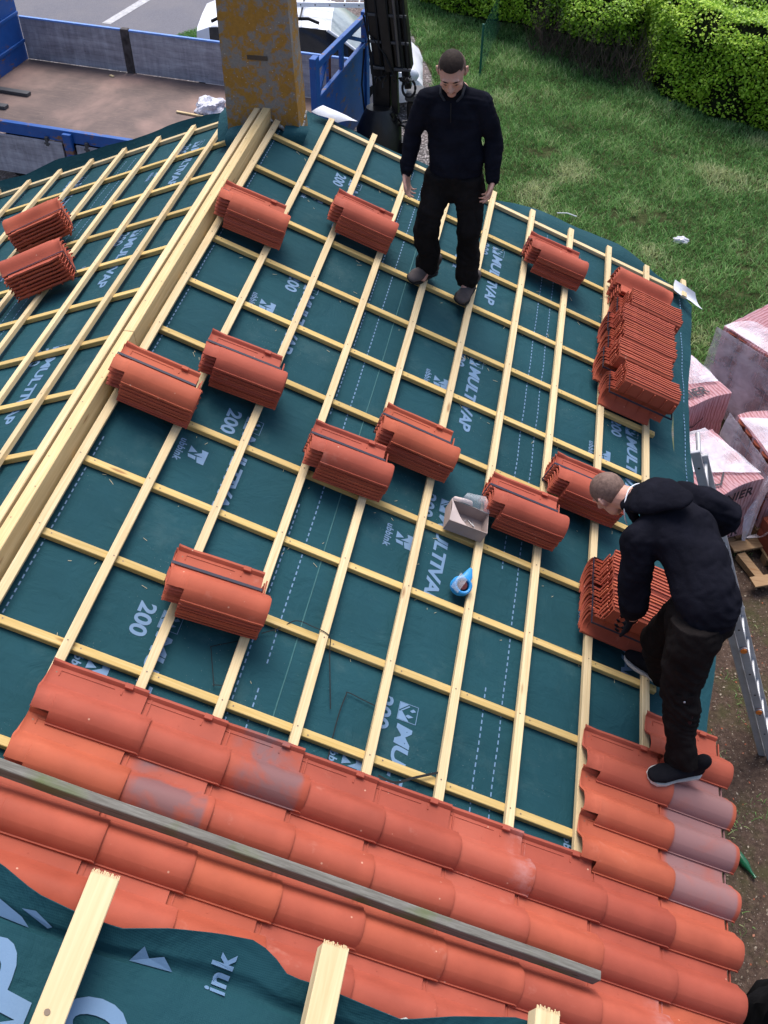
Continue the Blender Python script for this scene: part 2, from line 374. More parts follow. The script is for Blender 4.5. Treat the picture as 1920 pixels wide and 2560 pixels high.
# ------------------------------------------------------------------ lettering
def textpolys(body, size, off=0.0, shear=0.0, space=1.0):
    c = bpy.data.curves.new('t', 'FONT'); c.body = body; c.size = size; c.offset = off; c.shear = shear; c.space_character = space
    c.resolution_u = 4; c.fill_mode = 'FRONT'
    o = bpy.data.objects.new('t', c); COL.objects.link(o)
    dg = bpy.context.evaluated_depsgraph_get(); dg.update()
    me = bpy.data.meshes.new_from_object(o.evaluated_get(dg)); bpy.data.objects.remove(o)
    vs = [Vector(v.co) for v in me.vertices]; fs = [list(p.vertices) for p in me.polygons]; bpy.data.meshes.remove(me)
    return vs, fs
def put(bm, vf, fn, mi=0):
    vs, fs = vf; nv = [bm.verts.new(fn(v)) for v in vs]
    for f in fs:
        try: bm.faces.new([nv[i] for i in f]).material_index = mi
        except ValueError: pass
def fit(vf, width, height):
    vs, fs = vf; x0 = min(v.x for v in vs); x1 = max(v.x for v in vs); y0 = min(v.y for v in vs); y1 = max(v.y for v in vs)
    return [Vector(((v.x - x0) / (x1 - x0) * width, (v.y - y0) / (y1 - y0) * height, 0)) for v in vs], fs
T_MV = fit(textpolys('MULTIVAP', 1, 0.032, 0.12, 0.93), 0.66, 0.083)
T_200 = fit(textpolys('200', 1, 0.03, 0.0), 0.185, 0.083)
T_ub = fit(textpolys('ubbink', 1, 0.03, 0.1, 1.1), 0.165, 0.042)
def shape(*polys):
    vs, fs = [], []
    for p in polys:
        fs.append(list(range(len(vs), len(vs) + len(p)))); vs += [Vector((x, y, 0)) for x, y in p]
    return vs, fs
def frame_polys(a, t):
    return [[(0, 0), (a, 0), (a, t), (0, t)], [(0, a - t), (a, a - t), (a, a), (0, a)], [(0, t), (t, t), (t, a - t), (0, a - t)], [(a - t, t), (a, t), (a, a - t), (a - t, a - t)]]
L1 = shape(*frame_polys(0.1, 0.003), [(0.004, 0.004), (0.046, 0.004), (0.004, 0.048)], [(0.052, 0.004), (0.096, 0.004), (0.096, 0.062), (0.05, 0.02)],
           [(0.01, 0.05), (0.048, 0.01), (0.052, 0.014), (0.014, 0.056)], [(0.02, 0.075), (0.035, 0.058), (0.042, 0.07), (0.03, 0.09)],
           [(0.058, 0.052), (0.07, 0.04), (0.078, 0.058), (0.064, 0.082)])
L2 = shape([(0.0, 0.1), (0.1, 0.1), (0.1, 0.093), (0.0, 0.062)], [(0.0, 0.1), (0.052, 0.1), (0.052, 0.03)][::-1], [(0.0, 0.0), (0.05, 0.0), (0.03, 0.045)],
           [(0.06, 0.05), (0.1, 0.062), (0.1, 0.1), (0.052, 0.1)], [(0.06, 0.0), (0.082, 0.008), (0.086, 0.05), (0.062, 0.045)])

def print_set(bm, fn, vc, u0, first=True):
    """fn(v, u) -> point. reading runs towards -u, letter tops towards +v"""
    def at(vf, v0, us): put(bm, vf, lambda p: fn(v0 + p.y, us - p.x))
    at(L1, vc - 0.05, u0 + 0.05); at(T_MV, vc - 0.042, u0 - 0.07); at(T_200, vc - 0.165, u0 + 0.055)
def print_ub(bm, fn, vc, u0):
    def at(vf, v0, us): put(bm, vf, lambda p: fn(v0 + p.y, us - p.x))
    at(T_ub, vc - 0.02, u0 + 0.08); at(L2, vc + 0.045, u0 + 0.05)
def dashes(bm, fn, v, ua, ub, step=0.04, on=0.024, w=0.007):
    n = int((ua - ub) / step)
    for i in range(n):
        u = ua - i * step
        if noise.noise(Vector((v * 9, u * 1.2, 0))) > 0.42: continue
        poly(bm, [fn(v - w / 2, u), fn(v - w / 2, u - on), fn(v + w / 2, u - on), fn(v + w / 2, u)])

# ------------------------------------------------------------------ HOUSE
house = empty('house', (0, -3.5, G), 'house roof of green underlay and pine battens with red tiles laid on its near side', 'house')
def hsag(v, u):   # height of the underlay under the batten tops
    t = ((u + 0.26) % 0.51) / 0.51
    return -0.058 - 0.009 * math.sin(PI * t) ** 2 + 0.006 * noise.noise(Vector((v * 2.5, u * 2.5, 3.1))) + 0.0022 * noise.noise(Vector((v * 9 + u * 4, u * 3, 1.0)))
VE = ([-7.2, -4.7, -3.6, -3.2, -2.43, -1.4, -0.7, -0.02, 0.4], [3.5, 3.56, 3.77, 3.74, 3.63, 3.60, 3.66, 3.70, 3.62])
UE = ([-0.2, 0.1, 0.4, 0.8, 1.4, 1.85, 2.2, 2.75, 3.0, 3.3, 3.7], [0.0, 0.06, 0.10, 0.07, 0.06, 0.06, 0.26, 0.36, 0.32, 0.13, 0.0])
def main_sheet(fr, fu):
    u = -7.3 + fu * (interp(fr * 3.7, *UE) + 7.3); v1 = interp(u, *VE); v = -0.12 + fr * (v1 + 0.12)
    h = hsag(v, u)
    if v > 3.4: h -= 0.35 * (v - 3.4) ** 1.5 - 0.02 * noise.noise(Vector((0, u * 3, 1)))
    if u > -0.05: h += (0.03 + 0.05 * noise.noise(Vector((v * 2.2, 0, 7)))) * min(1, (u + 0.05) / 0.12) - 0.25 * max(0, u - 0.15)
    return v, u, h
def sheet(nv, nu, f, s):
    bm = bmesh.new(); g = []
    for j in range(nu + 1):
        g.append([bm.verts.new(rp(*f(i / nv, j / nu), s)) for i in range(nv + 1)])
    for j in range(nu):
        for i in range(nv): bm.faces.new((g[j][i], g[j][i + 1], g[j + 1][i + 1], g[j + 1][i]) if s > 0 else (g[j][i], g[j + 1][i], g[j + 1][i + 1], g[j][i + 1]))
    return bm
def solid(bm, t, name, sharp=50):
    me = evalmesh(bm, [('SOLIDIFY', dict(thickness=t, offset=-1, use_rim=True, material_offset=1, material_offset_rim=1))], name)
    me.set_sharp_from_angle(angle=math.radians(sharp)); return me
und = obj('roof_underlay', solid(sheet(90, 170, main_sheet, 1), 0.003, 'roof_underlay'), [M_und, M_under], house)
tag(und, 'dark green underlay under the right roof slope with pale blue print')
LUE = ([0, 0.5, 0.9, 1.3, 1.7, 2.1, 2.5, 2.9, 3.3, 3.9], [0.275, 0.29, 0.32, 0.335, 0.32, 0.325, 0.345, 0.32, 0.33, 0.32])
def left_sheet(fr, fu):
    v = 0.10 + fr * 3.7; ue = interp(v, *LUE); u = -5.6 + fu * (ue + 5.6)
    t = ((u + 0.0) % 0.53) / 0.53
    h = -0.058 - 0.005 * math.sin(PI * t) ** 2 + 0.004 * noise.noise(Vector((v * 2.5, u * 2.5, 9)))
    if u > 0.27: h += ((u - 0.27) / 0.05) ** 0.9 * (0.10 + 0.035 * noise.noise(Vector((v * 1.8, 0, 2))))
    return v, u, h
und2 = obj('roof_underlay', solid(sheet(70, 150, left_sheet, -1), 0.003, 'roof_underlay'), [M_und, M_under], house)
tag(und2, 'dark green underlay under the left roof slope, its far edge turned up')
# print on the underlay
bm = bmesh.new(); fm = lambda v, u: rp(v, u, hsag(v, u) + 0.0022)
for vc in (0.68, 1.90, 3.11):
    for i in range(5):
        if vc > 3 and i == 0: continue
        print_set(bm, fm, vc, -0.62 - 1.423 * i)
        print_ub(bm, fm, vc - 0.31, -1.0 - 1.423 * i)
for vc in (3.14,): print_set(bm, fm, vc, -0.30 + 0.3)
for v in (-0.01, 1.17, 1.07, 2.285, 2.385, 3.55): dashes(bm, fm if v < 3.4 else (lambda v, u: rp(v, u, hsag(v, u) - 0.35 * 0.15 ** 1.5 + 0.010)), v, -0.05, -6.6)
obj('printed_lettering', bm, M_print, und, smooth=False)
M_lap = m_flat('lap_edge', (0.035, 0.12, 0.13), 0.6, 0.3)
for v in (1.275, 2.49):
    bm = bmesh.new(); N_ = 120; q = []
    for i in range(N_ + 1):
        u = 0.02 - 6.8 * i / N_; dv = .004 * noise.noise(Vector((u * 2, v, 0))); q.append([bm.verts.new(rp(v + dv + a, u, hsag(v, u) + h_)) for a, h_ in ((-.0035, .0005), (-.001, .0034), (.0012, .0034), (.0035, .0005))])
    for A, B in zip(q, q[1:]):
        for k_ in range(3): bm.faces.new((A[k_], A[k_ + 1], B[k_ + 1], B[k_]))
    obj('lap_edge', bm, M_lap, und)
bm = bmesh.new()
def fl(v, u):
    t = (u % 0.53) / 0.53
    return rp(v, u, -0.058 - 0.005 * math.sin(PI * t) ** 2 + 0.004 * noise.noise(Vector((v * 2.5, u * 2.5, 9))) + 0.0022, -1)
def print_left(vc, u0):     # letter tops towards the ridge
    g = lambda v, u: fl(2 * vc - v, u)
    print_set(bm, g, vc, u0)
for i in range(5): print_left(0.93, -0.02 - 1.44 * i)
for i in range(3): print_left(2.15, 0.02 - 1.44 * i)
for i in range(4): print_ub(bm, lambda v, u: fl(2.0 - v + 0.5, u), 1.25, -0.42 - 1.44 * i)
for v in (0.51, 1.62, 1.72, 2.85): dashes(bm, fl, v, 0.12, -5.2)
bmesh.ops.reverse_faces(bm, faces=bm.faces)
obj('printed_lettering', bm, M_print, und2, smooth=False)

# battens and counter battens
CU = [0.0, -0.5126, -1.0178, -1.4991, -2.0084, -2.521, -3.0382, -3.672, -4.1781, -4.687, -5.2045, -5.72, -6.23, -6.74]
LU = [0.2539, -0.2418, -0.8311, -1.3594, -1.896, -2.42, -2.95, -3.48, -4.0, -4.53, -5.05]
def stick(name, L, w, t, mat, M, nails=(), seed=0):
    """stick along local X from 0 to L, top face at z = 0"""
    bm = bmesh.new(); n = max(2, int(L / 0.25))
    rs = random.Random(seed); ph = rs.uniform(0, 9)
    rings = []
    for i in range(n + 1):
        x = L * i / n; dy = 0.0025 * noise.noise(Vector((x * 1.1, ph, 0))); dz = 0.0012 * noise.noise(Vector((x, ph, 5)))
        e = 0.0025
        prof = [(-w / 2, -t), (w / 2, -t), (w / 2, -e), (w / 2 - e, 0), (-w / 2 + e, 0), (-w / 2, -e)]
        rings.append([bm.verts.new((x, y + dy, z + dz)) for y, z in prof])
    for A, B in zip(rings, rings[1:]):
        for k in range(6): bm.faces.new((A[k], B[k], B[(k + 1) % 6], A[(k + 1) % 6]))
    bm.faces.new(rings[0]); bm.faces.new(rings[-1][::-1])
    for x in nails:
        if 0.02 < x < L - 0.02:
            disc(bm, Vector((x + rs.uniform(-.01, .01), rs.uniform(-.008, .008), 0.0016)), Vector((1, 0, 0)), Vector((0, 1, 0)), 0.0042, 7, 1)
    return obj(name, bm, [mat, M_nail], house, M, sharp=25)
RX = Matrix.Rotation(PI / 2, 4, 'Z')
def batten(v, ua, ub, s=1, seed=0, us=CU):
    base = MR if s > 0 else ML
    y = ub if s > 0 else -ua
    M = base @ Matrix.Translation((v, y, 0.0)) @ RX
    nl = [(u - ub) if s > 0 else (ua - u) for u in us]
    stick('batten', ua - ub, 0.045, 0.0275, M_pale, M, nl, seed)
def counter(u, va, vb, s=1, seed=0, mat=None, h=-0.0285):
    base = MR if s > 0 else ML
    M = base @ Matrix.Translation((va, u * s, h))
    stick('counter_batten', vb - va, 0.043, 0.0285, mat or M_yel, M, [v + 0.03 for v in np.arange(-0.02 - va, vb - va, 0.36)], seed)
far = [-0.02, 0.12, 0.12, 0.10, 0.11, 0.12, 0.12, 0.11, 0.12, 0.10]
for i in range(10):
    v = -0.052 + 0.36 * i
    if i == 9:
        batten(v, far[i], -2.60, 1, i); batten(v, -3.95, -4.62, 1, 40)
    else: batten(v, far[i], (-5.42 if i else -6.9), 1, i)
batten(-0.052 + 3.6, 0.15, -0.10, 1, 77)
for j, u in enumerate(CU):
    counter(u, 0.30 if j == 0 else -0.08, 3.52 if j == 0 else (3.27 if j < 13 else 3.3), 1, 100 + j, M_pale if j == 0 else None)
lfar = [0, 0.36, 0.38, 0.37, 0.37, 0.36, 0.36, 0.36, 0.36, 0.35, 0.35]
for i in range(1, 10): batten(0.3439 + 0.36 * i, lfar[i], -5.3, -1, 200 + i, LU)
batten(0.62, 0.31, -0.02, -1, 240, LU)
for j, u in enumerate(LU): counter(u, 0.12, 3.7, -1, 300 + j, M_pale if j == 0 else None)
# ridge boards
bm = bmesh.new(); box(bm, (0, -0.0225, -0.10), (5.9, 0.0225, 0), bev=0.004)
obj('ridge_board', bm, M_pale, house, Matrix.Translation((-0.206, -6.2, 0.098)) @ RX)
for a, b, sd_ in ((-6.3, -3.27, 1), (-3.268, -0.30, 2)):
    bm = bmesh.new(); box(bm, (0, -0.03, -0.17), (b - a, 0.03, 0), bev=0.003)
    for q in range(14): disc(bm, Vector((0.3 + q * 0.21, 0.012 * (-1) ** q, 0.0012)), Vector((1, 0, 0)), Vector((0, 1, 0)), 0.004, 7, 1)
    o = obj('ridge_beam', bm, [M_beam, M_nail], house, Matrix.Translation((-0.13, a, 0.106)) @ RX)
# torn and folded pieces of underlay
def patch(pts, name, mats, parent, thick=0.003, curl=0.0, nn=10):
    """bilinear patch through four corners, waved"""
    A, B, C_, D = [Vector(p) for p in pts]; bm = bmesh.new(); g = []
    nrm = (B - A).cross(D - A).normalized()
    for j in range(nn + 1):
        row = []
        for i in range(nn + 1):
            s_, t_ = i / nn, j / nn
            p = A.lerp(B, s_).lerp(D.lerp(C_, s_), t_)
            p += nrm * (curl * math.sin(PI * t_) + 0.014 * noise.noise(p * 9))
            row.append(bm.verts.new(p))
        g.append(row)
    for j in range(nn):
        for i in range(nn): bm.faces.new((g[j][i], g[j][i + 1], g[j + 1][i + 1], g[j + 1][i]))
    return obj(name, solid(bm, thick, name), mats, parent)
patch([rp(0.14, 0.0, 0.0), rp(0.36, 0.05, -0.01), rp(0.50, 0.15, 0.02), rp(0.20, 0.13, 0.03)], 'folded_flap', [M_under, M_under], house, curl=0.015)
patch([rp(3.44, 0.03, 0.03), rp(3.63, -0.03, 0.03), rp(3.74, -0.12, -0.03), rp(3.44, -0.10, 0.005)], 'folded_flap', [M_under, M_under], house, curl=0.02)
patch([(-0.42, -0.52, -0.15), (-0.24, -0.62, -0.07), (-0.225, -0.50, 0.05), (-0.42, -0.42, -0.04)], 'torn_underlay', [M_und, M_und], house, curl=0.03)
patch([(0.0, -0.50, -0.07), (0.16, -0.42, -0.12), (0.18, -0.28, -0.04), (0.02, -0.38, -0.0)], 'torn_underlay', [M_und, M_und], house, curl=0.04)
patch([(-0.55, -0.35, -0.19), (-0.42, -0.38, -0.12), (-0.42, -0.06, -0.02), (-0.60, 0.04, -0.10)], 'torn_underlay', [M_und, M_und], house, curl=0.04)
# chimney
bm = bmesh.new()
zt = 1.35; n0 = 26
def chx(z): return (-0.452 + 0.012 * z, 0.118 - 0.035 * z, -0.345 + 0.0 * z, -0.105 - 0.01 * z)
rings = []
for i in range(n0 + 1):
    z = -0.42 + (zt + 0.42) * i / n0; x0, x1, y0, y1 = chx(z); ring = []
    per = [(x0 + (x1 - x0) * k / 14, y0) for k in range(14)] + [(x1, y0 + (y1 - y0) * k / 6) for k in range(6)] + [(x1 - (x1 - x0) * k / 14, y1) for k in range(14)] + [(x0, y1 - (y1 - y0) * k / 6) for k in range(6)]
    for (x, y) in per:
        p = Vector((x, y, z)); d = Vector(((x - (x0 + x1) / 2), (y - (y0 + y1) / 2), 0)).normalized()
        ring.append(bm.verts.new(p + d * 0.006 * fbm(p * 7)))
    rings.append(ring)
for A, B in zip(rings, rings[1:]):
    for k in range(len(A)): bm.faces.new((A[k], A[(k + 1) % len(A)], B[(k + 1) % len(A)], B[k]))
bm.faces.new(rings[-1]); 
chim = obj('chimney', bm, M_chim, house, sharp=60)
bm = bmesh.new()
box(bm, (-0.245, -0.3475, 0.46), (-0.09, -0.352, 0.492), bev=0.001)
obj('slot', bm, m_flat('slot_dark', (0.09, 0.07, 0.055), 0.95, 0.1, bumps=(40, 0.6, 0.01)), chim)
bm = bmesh.new(); prev = None
rr = random.Random(3)
for i in range(34):            # broken mortar skirt round the foot
    t = i / 33; x = -0.22 + 0.35 * t
    z = 0.075 - 0.20 * t + rr.uniform(-0.012, 0.012)
    ell(bm, (x, -0.355 + (0.0 if t < 0.97 else 0.03), z), (0.014, 0.010 + rr.uniform(0, .006), 0.008 + rr.uniform(0, .008)), n=7, m=5)
for i in range(12): ell(bm, (0.123, -0.35 + 0.02 * i, -0.12 + 0.012 * i + rr.uniform(-.01, .01)), (0.009, 0.014, 0.012), n=7, m=5)
obj('mortar_flashing', bm, M_mort, chim)
# walls under the roof
def prism(bm, pts, y0, y1):
    a = [bm.verts.new((x, y0, z)) for x, z in pts]; b = [bm.verts.new((x, y1, z)) for x, z in pts]
    n = len(pts); bm.faces.new(a); bm.faces.new(b[::-1])
    for i in range(n): bm.faces.new((a[i], b[i], b[(i + 1) % n], a[(i + 1) % n]))
bm = bmesh.new(); hx = 3.12; zz = -hx / CT * ST - 0.13
prism(bm, [(-3.15, G - 0.05), (hx, G - 0.05), (hx, zz), (0.0, -0.13), (-3.15, zz)], -9.5, -0.12)
obj('wall', bm, M_wall, house, smooth=False)
bm = bmesh.new(); box(bm, (3.155, -6.9, -1.50), (3.185, -0.05, -1.33)); obj('fascia_board', bm, M_old, house)
bm = bmesh.new(); tube(bm, [(3.27, -6.9, -1.47), (3.27, -0.1, -1.46)], 0.045, 10); obj('gutter', bm, m_flat('zinc', (0.33, 0.34, 0.34), 0.6, 0.4, 0.5), house)

# ------------------------------------------------------------------ TILES
TL, TW = 0.48, 0.285
def prof(y, k=1.0):
    if y < 0: return 0.0185
    if y <= 0.083: return 0.019 + 0.063 * k * ((math.sqrt(0.0862 ** 2 - (y - 0.083) ** 2) - 0.0233) / 0.0629)
    if y <= 0.178:
        q = (y - 0.083) / 0.095; e = max(0.0, 1 - (q * 1.04) ** 2) ** 0.5; c = 0.5 + 0.5 * math.cos(PI * q)
        return 0.012 + (0.007 + 0.063 * k) * (e * (1 - q) + c * q if q < .96 else c * q)
    if y <= 0.262: return 0.012 - 0.003 * math.sin(PI * (y - 0.175) / 0.087)
    return 0.012 + 0.016 * min(1, (y - 0.262) / 0.010)
def tile_mesh():
    bm = bmesh.new()
    xs = [0, .005, .012, .03, .055, .060, .084, .087, .16, .24, .32, .39, TL - .052, TL - .049, TL - .012, TL]
    ys = [-.0065, -.0005, .004, .014, .028, .031, .045, .06, .08, .098, .115, .130, .145, .160, .175, .178, .205, .235, .262, .268, .274, .280, .285]
    g = {}
    for i, x in enumerate(xs):
        for j, y in enumerate(ys):
            k = 0.90 if x < 0.057 else (0.955 if x < .085 else 1.0)
            z = prof(y, k)
            if x < .0125 and y > .10: z += 0.007 * (1 if x < .006 else 0.3)
            if x < .004: z -= 0.004
            if y > .262 and x < .09: z += 0.003 * math.sin(x * 60)
            if x > TL - .002: z -= 0.0022
            if y < .17 and .44 < x < TL - .011: z += 0.0012
            if y < .17 and abs(x - (TL - .012)) < .001: z += 0.0022
            xx = x + (0.004 * math.sin(y * 30) if x == 0 else 0)
            g[i, j] = bm.verts.new((xx, y, z))
    for i in range(len(xs) - 1):
        for j in range(len(ys) - 1):
            if xs[i + 1] <= .0845 and ys[j + 1] <= .0285: continue
            if xs[i] >= TL - .0525 and ys[j] >= .1745: continue
            bm.faces.new((g[i, j], g[i + 1, j], g[i + 1, j + 1], g[i, j + 1]))
    bmesh.ops.delete(bm, geom=[v for v in bm.verts if not v.link_faces], context='VERTS')
    me = evalmesh(bm, [('SOLIDIFY', dict(thickness=0.0105, offset=-1))], 'roof_tile')
    bm = bmesh.new(); bm.from_mesh(me)
    # raised ribs, nail hole and lugs of the channel
    for a, b, t in (((.05, .248), (.285, .248), .003), ((.05, .222), (.05, .248), .0025), ((.32, .233), (.32, .249), .005)):
        box(bm, (min(a[0], b[0]) - t / 2, min(a[1], b[1]) - t / 2, 0.006), (max(a[0], b[0]) + t / 2, max(a[1], b[1]) + t / 2, 0.0135))
    box(bm, (.322, .260, .02), (.36, .286, .0315), bev=.002)
    box(bm, (.23, .191, .006), (.236, .196, .0118))
    disc(bm, Vector((.034, .236, .0104)), Vector((1, 0, 0)), Vector((0, 1, 0)), .0032, 8, 1)
    # ribs under the tile
    for x in (.10, .19, .28, .37, .45):
        box(bm, (x - .003, .178, -.010), (x + .003, .262, .0005))
        pts = [(x, y, prof(y) - .0135) for y in (.012, .03, .055, .08, .105, .13, .155, .175)]
        tube(bm, pts, .0035, 5)
    box(bm, (.02, .19, -.018), (.032, .25, .0), bev=.002)
    return mesh_from(bm, 'roof_tile', 32)
ME_T = tile_mesh()
def tvar(mat):
    m = ME_T.copy(); m.materials.append(mat); m.materials.append(M_nail); return m
T_N, T_S, T_P, T_L = tvar(M_clay), tvar(M_clayS), tvar(M_clayP), tvar(M_clayL)
bpy.data.meshes.remove(ME_T)
def tile(M, me, parent, inv=None):
    o = bpy.data.objects.new('roof_tile', me); o.matrix_basis = M
    return link(o, parent)
covering = house
rt = random.Random(11)
tilt = Matrix.Rotation(0.030, 4, 'Y') # placeholder, tail raised on the course below
for r_ in range(0, 10):
    uf = -4.392 - 0.2335 * r_                 # far edge of the row
    cols = [9] if r_ == 0 else ([8, 9] if r_ < 4 else range(1, 10))
    for c_ in cols:
        vh = 3.172 - 0.3605 * (9 - c_) + rt.uniform(-.005, .005)
        M = MR @ Matrix.Translation((vh, uf - TW + rt.uniform(-.003, .003), 0.001)) @ Matrix.Rotation(-0.036 - rt.uniform(0, .006), 4, 'Y') @ Matrix.Rotation(rt.uniform(-.011, .011), 4, 'Z')
        me = T_N
        if c_ == 9 and r_ in (1, 2, 3): me = T_S
        elif (r_, c_) in ((4, 3), (5, 2)): me = T_P
        elif (r_, c_) in ((4, 6), (6, 8)): me = T_L
        o = tile(M, me, house)

# bundles
LOC = 'on the battens'
def strap_loop(L0, L1, base, top, y_mid, parent, M, along='x', w=0.014):
    bm = bmesh.new()
    pass
def flat_bundle(vt, un, ang, n, label, s=1, origin=None, strap=True, flip=False, group='strapped bundles of tiles lying flat'):
    base = MR if s > 0 else ML
    a = math.radians(ang)
    if origin is None:
        d = Matrix.Rotation(a, 4, 'Z') @ Vector((TL, 0, 0)); origin = (vt - d.x, un - d.y)
    M = base @ Matrix.Translation((origin[0], origin[1], 0.002)) @ Matrix.Rotation(a + (PI if flip else 0), 4, 'Z')
    root = empty('tile_bundle', M @ Vector((TL / 2, TW / 2, 0)), label, 'tile bundle', group)
    for i in range(n):
        j = Matrix.Translation((rt.uniform(-.004, .004) + 0.002 * i * 0, rt.uniform(-.004, .004), 0.011 + 0.0262 * i)) @ Matrix.Rotation(rt.uniform(-.012, .012), 4, 'Z')
        tile(M @ j, T_N, root)
    if strap:
        bm = bmesh.new(); top = 0.011 + 0.0262 * (n - 1); yb = 0.186; hh = 0.0215
        te = TL - .045; tp = [(-.004, yb, top + hh), (te, yb, top + hh - .004), (te + .004, yb, top + hh - .01), (te + .004, yb, 0.0), (-.006, yb, 0.0), (-.006, yb, top + hh - .003)]
        w2 = 0.0078; q = [(bm.verts.new((x, y - w2, z)), bm.verts.new((x, y + w2, z))) for x, y, z in tp]
        for A, B in zip(q, q[1:]): bm.faces.new((A[0], B[0], B[1], A[1]))
        obj('strap', solid(bm, 0.0015, 'strap'), [M_strap, M_strap], root, M)
    return root
flat_bundle(0.385, -1.923, 2.9, 6, 'red tile bundle lying beside the ridge beam nearest the chimney', strap=True)
flat_bundle(1.066, -1.447, 0.2, 6, 'red tile bundle just left of the standing worker')
flat_bundle(2.545, -0.808, 2.0, 6, 'red tile bundle just right of the standing worker at the far verge')
flat_bundle(0.361, -3.764, 0.3, 6, 'strapped red tile bundle halfway down the ridge beam, touching it')
flat_bundle(0.754, -3.361, 3.3, 6, 'strapped red tile bundle second from the ridge beam in mid roof')
flat_bundle(1.478, -3.721, 3.1, 6, 'strapped red tile bundle in mid roof, left one of the two in the centre')
flat_bundle(1.822, -3.37, -0.3, 6, 'strapped red tile bundle above the cardboard box, right one of two in the centre')
flat_bundle(2.544, -3.547, 1.6, 6, 'strapped red tile bundle right beside the torn cardboard box')
flat_bundle(2.93, -3.15, 1.2, 6, 'red tile bundle under the face of the bending worker')
flat_bundle(1.077, -4.868, 5.0, 6, 'strapped red tile bundle nearest the laid tiles, alone above them')
flat_bundle(0, 0, 0, 6, 'flat-lying red tile bundle at the far end of the upright row', origin=(3.285, -0.485), flip=True, strap=False)
flat_bundle(0, 0, 20, 7, 'far one of the two red tile bundles on the left roof slope', -1, origin=(1.64, 1.05), group='tile bundles on the left slope')
flat_bundle(0, 0, 17, 7, 'near one of the two red tile bundles on the left roof slope', -1, origin=(1.215, 1.838), group='tile bundles on the left slope')
# black strap ends on the left bundles
def edge_bundle(v0, u0, n, label, group='bundles of tiles standing on edge', pitch=0.0242, lean=0.0):
    # local tile X -> -v, Y -> normal, Z -> +u
    E = Matrix(((-1, 0, 0, 0), (0, 0, 1, 0), (0, 1, 0, 0), (0, 0, 0, 1)))
    B = MR @ Matrix.Translation((v0 + TL, u0, 0.003)) @ E
    root = empty('tile_bundle', B @ Vector((TL / 2, 0, 0.1)), label, 'tile bundle', group)
    for i in range(n):
        j = Matrix.Translation((rt.uniform(-.008, .008), rt.uniform(0, .003), 0.02 + pitch * i + rt.uniform(-.0015, .0015))) @ Matrix.Rotation(rt.uniform(-.012, .012), 4, 'Y')
        tile(B @ j, T_N, root)
    bm = bmesh.new(); ym = 0.155; t = pitch * (n - 1) + 0.02
    z0 = 0.004 - 0.014
    tp = [(-.004, ym, z0), (TL + .004, ym, z0), (TL + .005, ym, t + prof(ym) + .003), (-.005, ym, t + prof(ym) + .003), (-.004, ym, z0)]
    q = [(bm.verts.new((x, y - .007, z)), bm.verts.new((x, y + .007, z))) for x, y, z in tp]
    for A, Bq in zip(q, q[1:]): bm.faces.new((A[0], Bq[0], Bq[1], A[1]))
    obj('strap', solid(bm, 0.0015, 'strap'), [M_strap, M_strap], root, B)
    return root
for v0, u0, n, lab in ((2.80, -2.03, 8, 'nearest on-edge red tile bundle in the long eave row, its underside showing'),
                       (2.742, -1.79, 8, 'second on-edge red tile bundle from the near end of the eave row'),
                       (2.775, -1.565, 9, 'third on-edge red tile bundle from the near end of the eave row'),
                       (2.765, -1.335, 8, 'fourth on-edge red tile bundle from the near end of the eave row'),
                       (2.835, -1.09, 8, 'farthest on-edge red tile bundle in the eave row, beside the flat bundle')):
    edge_bundle(v0, u0, n, lab)
edge_bundle(2.755, -4.06, 9, 'near one of two on-edge tile bundles under the bending worker', 'bundles handled by the bending worker')
edge_bundle(2.75, -3.82, 8, 'far one of two on-edge tile bundles under the bending worker', 'bundles handled by the bending worker')

# plank across the laid tiles
bm = bmesh.new(); n_ = 24; rings = []
for i in range(n_ + 1):
    x = 2.95 * i / n_; e = .003
    dz = .003 * noise.noise(Vector((x * 2, 0, 0)))
    rings.append([bm.verts.new((x, y + dz, z + dz)) for y, z in ((-.020, -.066), (.020, -.066), (.020, -e), (.017, 0), (-.017, 0), (-.020, -e))])
for A, B in zip(rings, rings[1:]):
    for k in range(6): bm.faces.new((A[k], B[k], B[(k + 1) % 6], A[(k + 1) % 6]))
bm.faces.new(rings[0]); bm.faces.new(rings[-1][::-1])
pl = obj('wooden_plank', bm, M_old, None, MR @ Matrix.Translation((-0.07, -5.890, 0.152)) @ Matrix.Rotation(0.0, 4, 'Z'), sharp=25)
tag(pl, 'long grey weathered plank with green algae lying across the laid tiles', 'plank')

# ------------------------------------------------------------------ small things on the roof
# cardboard box
bm = bmesh.new(); BX, BY, BZ, t = 0.235, 0.160, 0.088, 0.003
box(bm, (0, 0, 0), (BX, BY, t)); box(bm, (0, 0, t), (t, BY, BZ)); box(bm, (BX - t, 0, t), (BX, BY, BZ)); box(bm, (t, 0, t), (BX - t, t, BZ)); box(bm, (t, BY - t, t), (BX - t, BY, BZ))
M_card = m_flat('cardboard', (0.33, 0.265, 0.245), 0.85, 0.1, bumps=(30, 0.3, 0.004), var=0.12)
MB_ = MR @ Matrix.Translation((1.875, -3.70, 0.001)) @ Matrix.Rotation(0.06, 4, 'Z')
bxr = empty('cardboard_box', MB_ @ Vector((BX / 2, BY / 2, 0)), 'small torn cardboard box standing open on the battens between two tile bundles', 'box')
obj('box_body', bm, M_card, bxr, MB_, smooth=False)
def local_patch(pts, name, mats, parent, M, curl=0.0):
    return patch([M @ Vector(p) for p in pts], name, mats, parent, 0.0015, curl, 8)
M_card2 = m_flat('cardboard_torn_edge', (0.50, 0.42, 0.40), 0.85, 0.1, bumps=(30, 0.4, 0.004))
local_patch([(0, 0, BZ), (.11, 0, BZ), (.06, .06, BZ - .02), (0, BY, BZ + .01)], 'torn_flap', [M_card2, M_card2], bxr, MB_, .01)
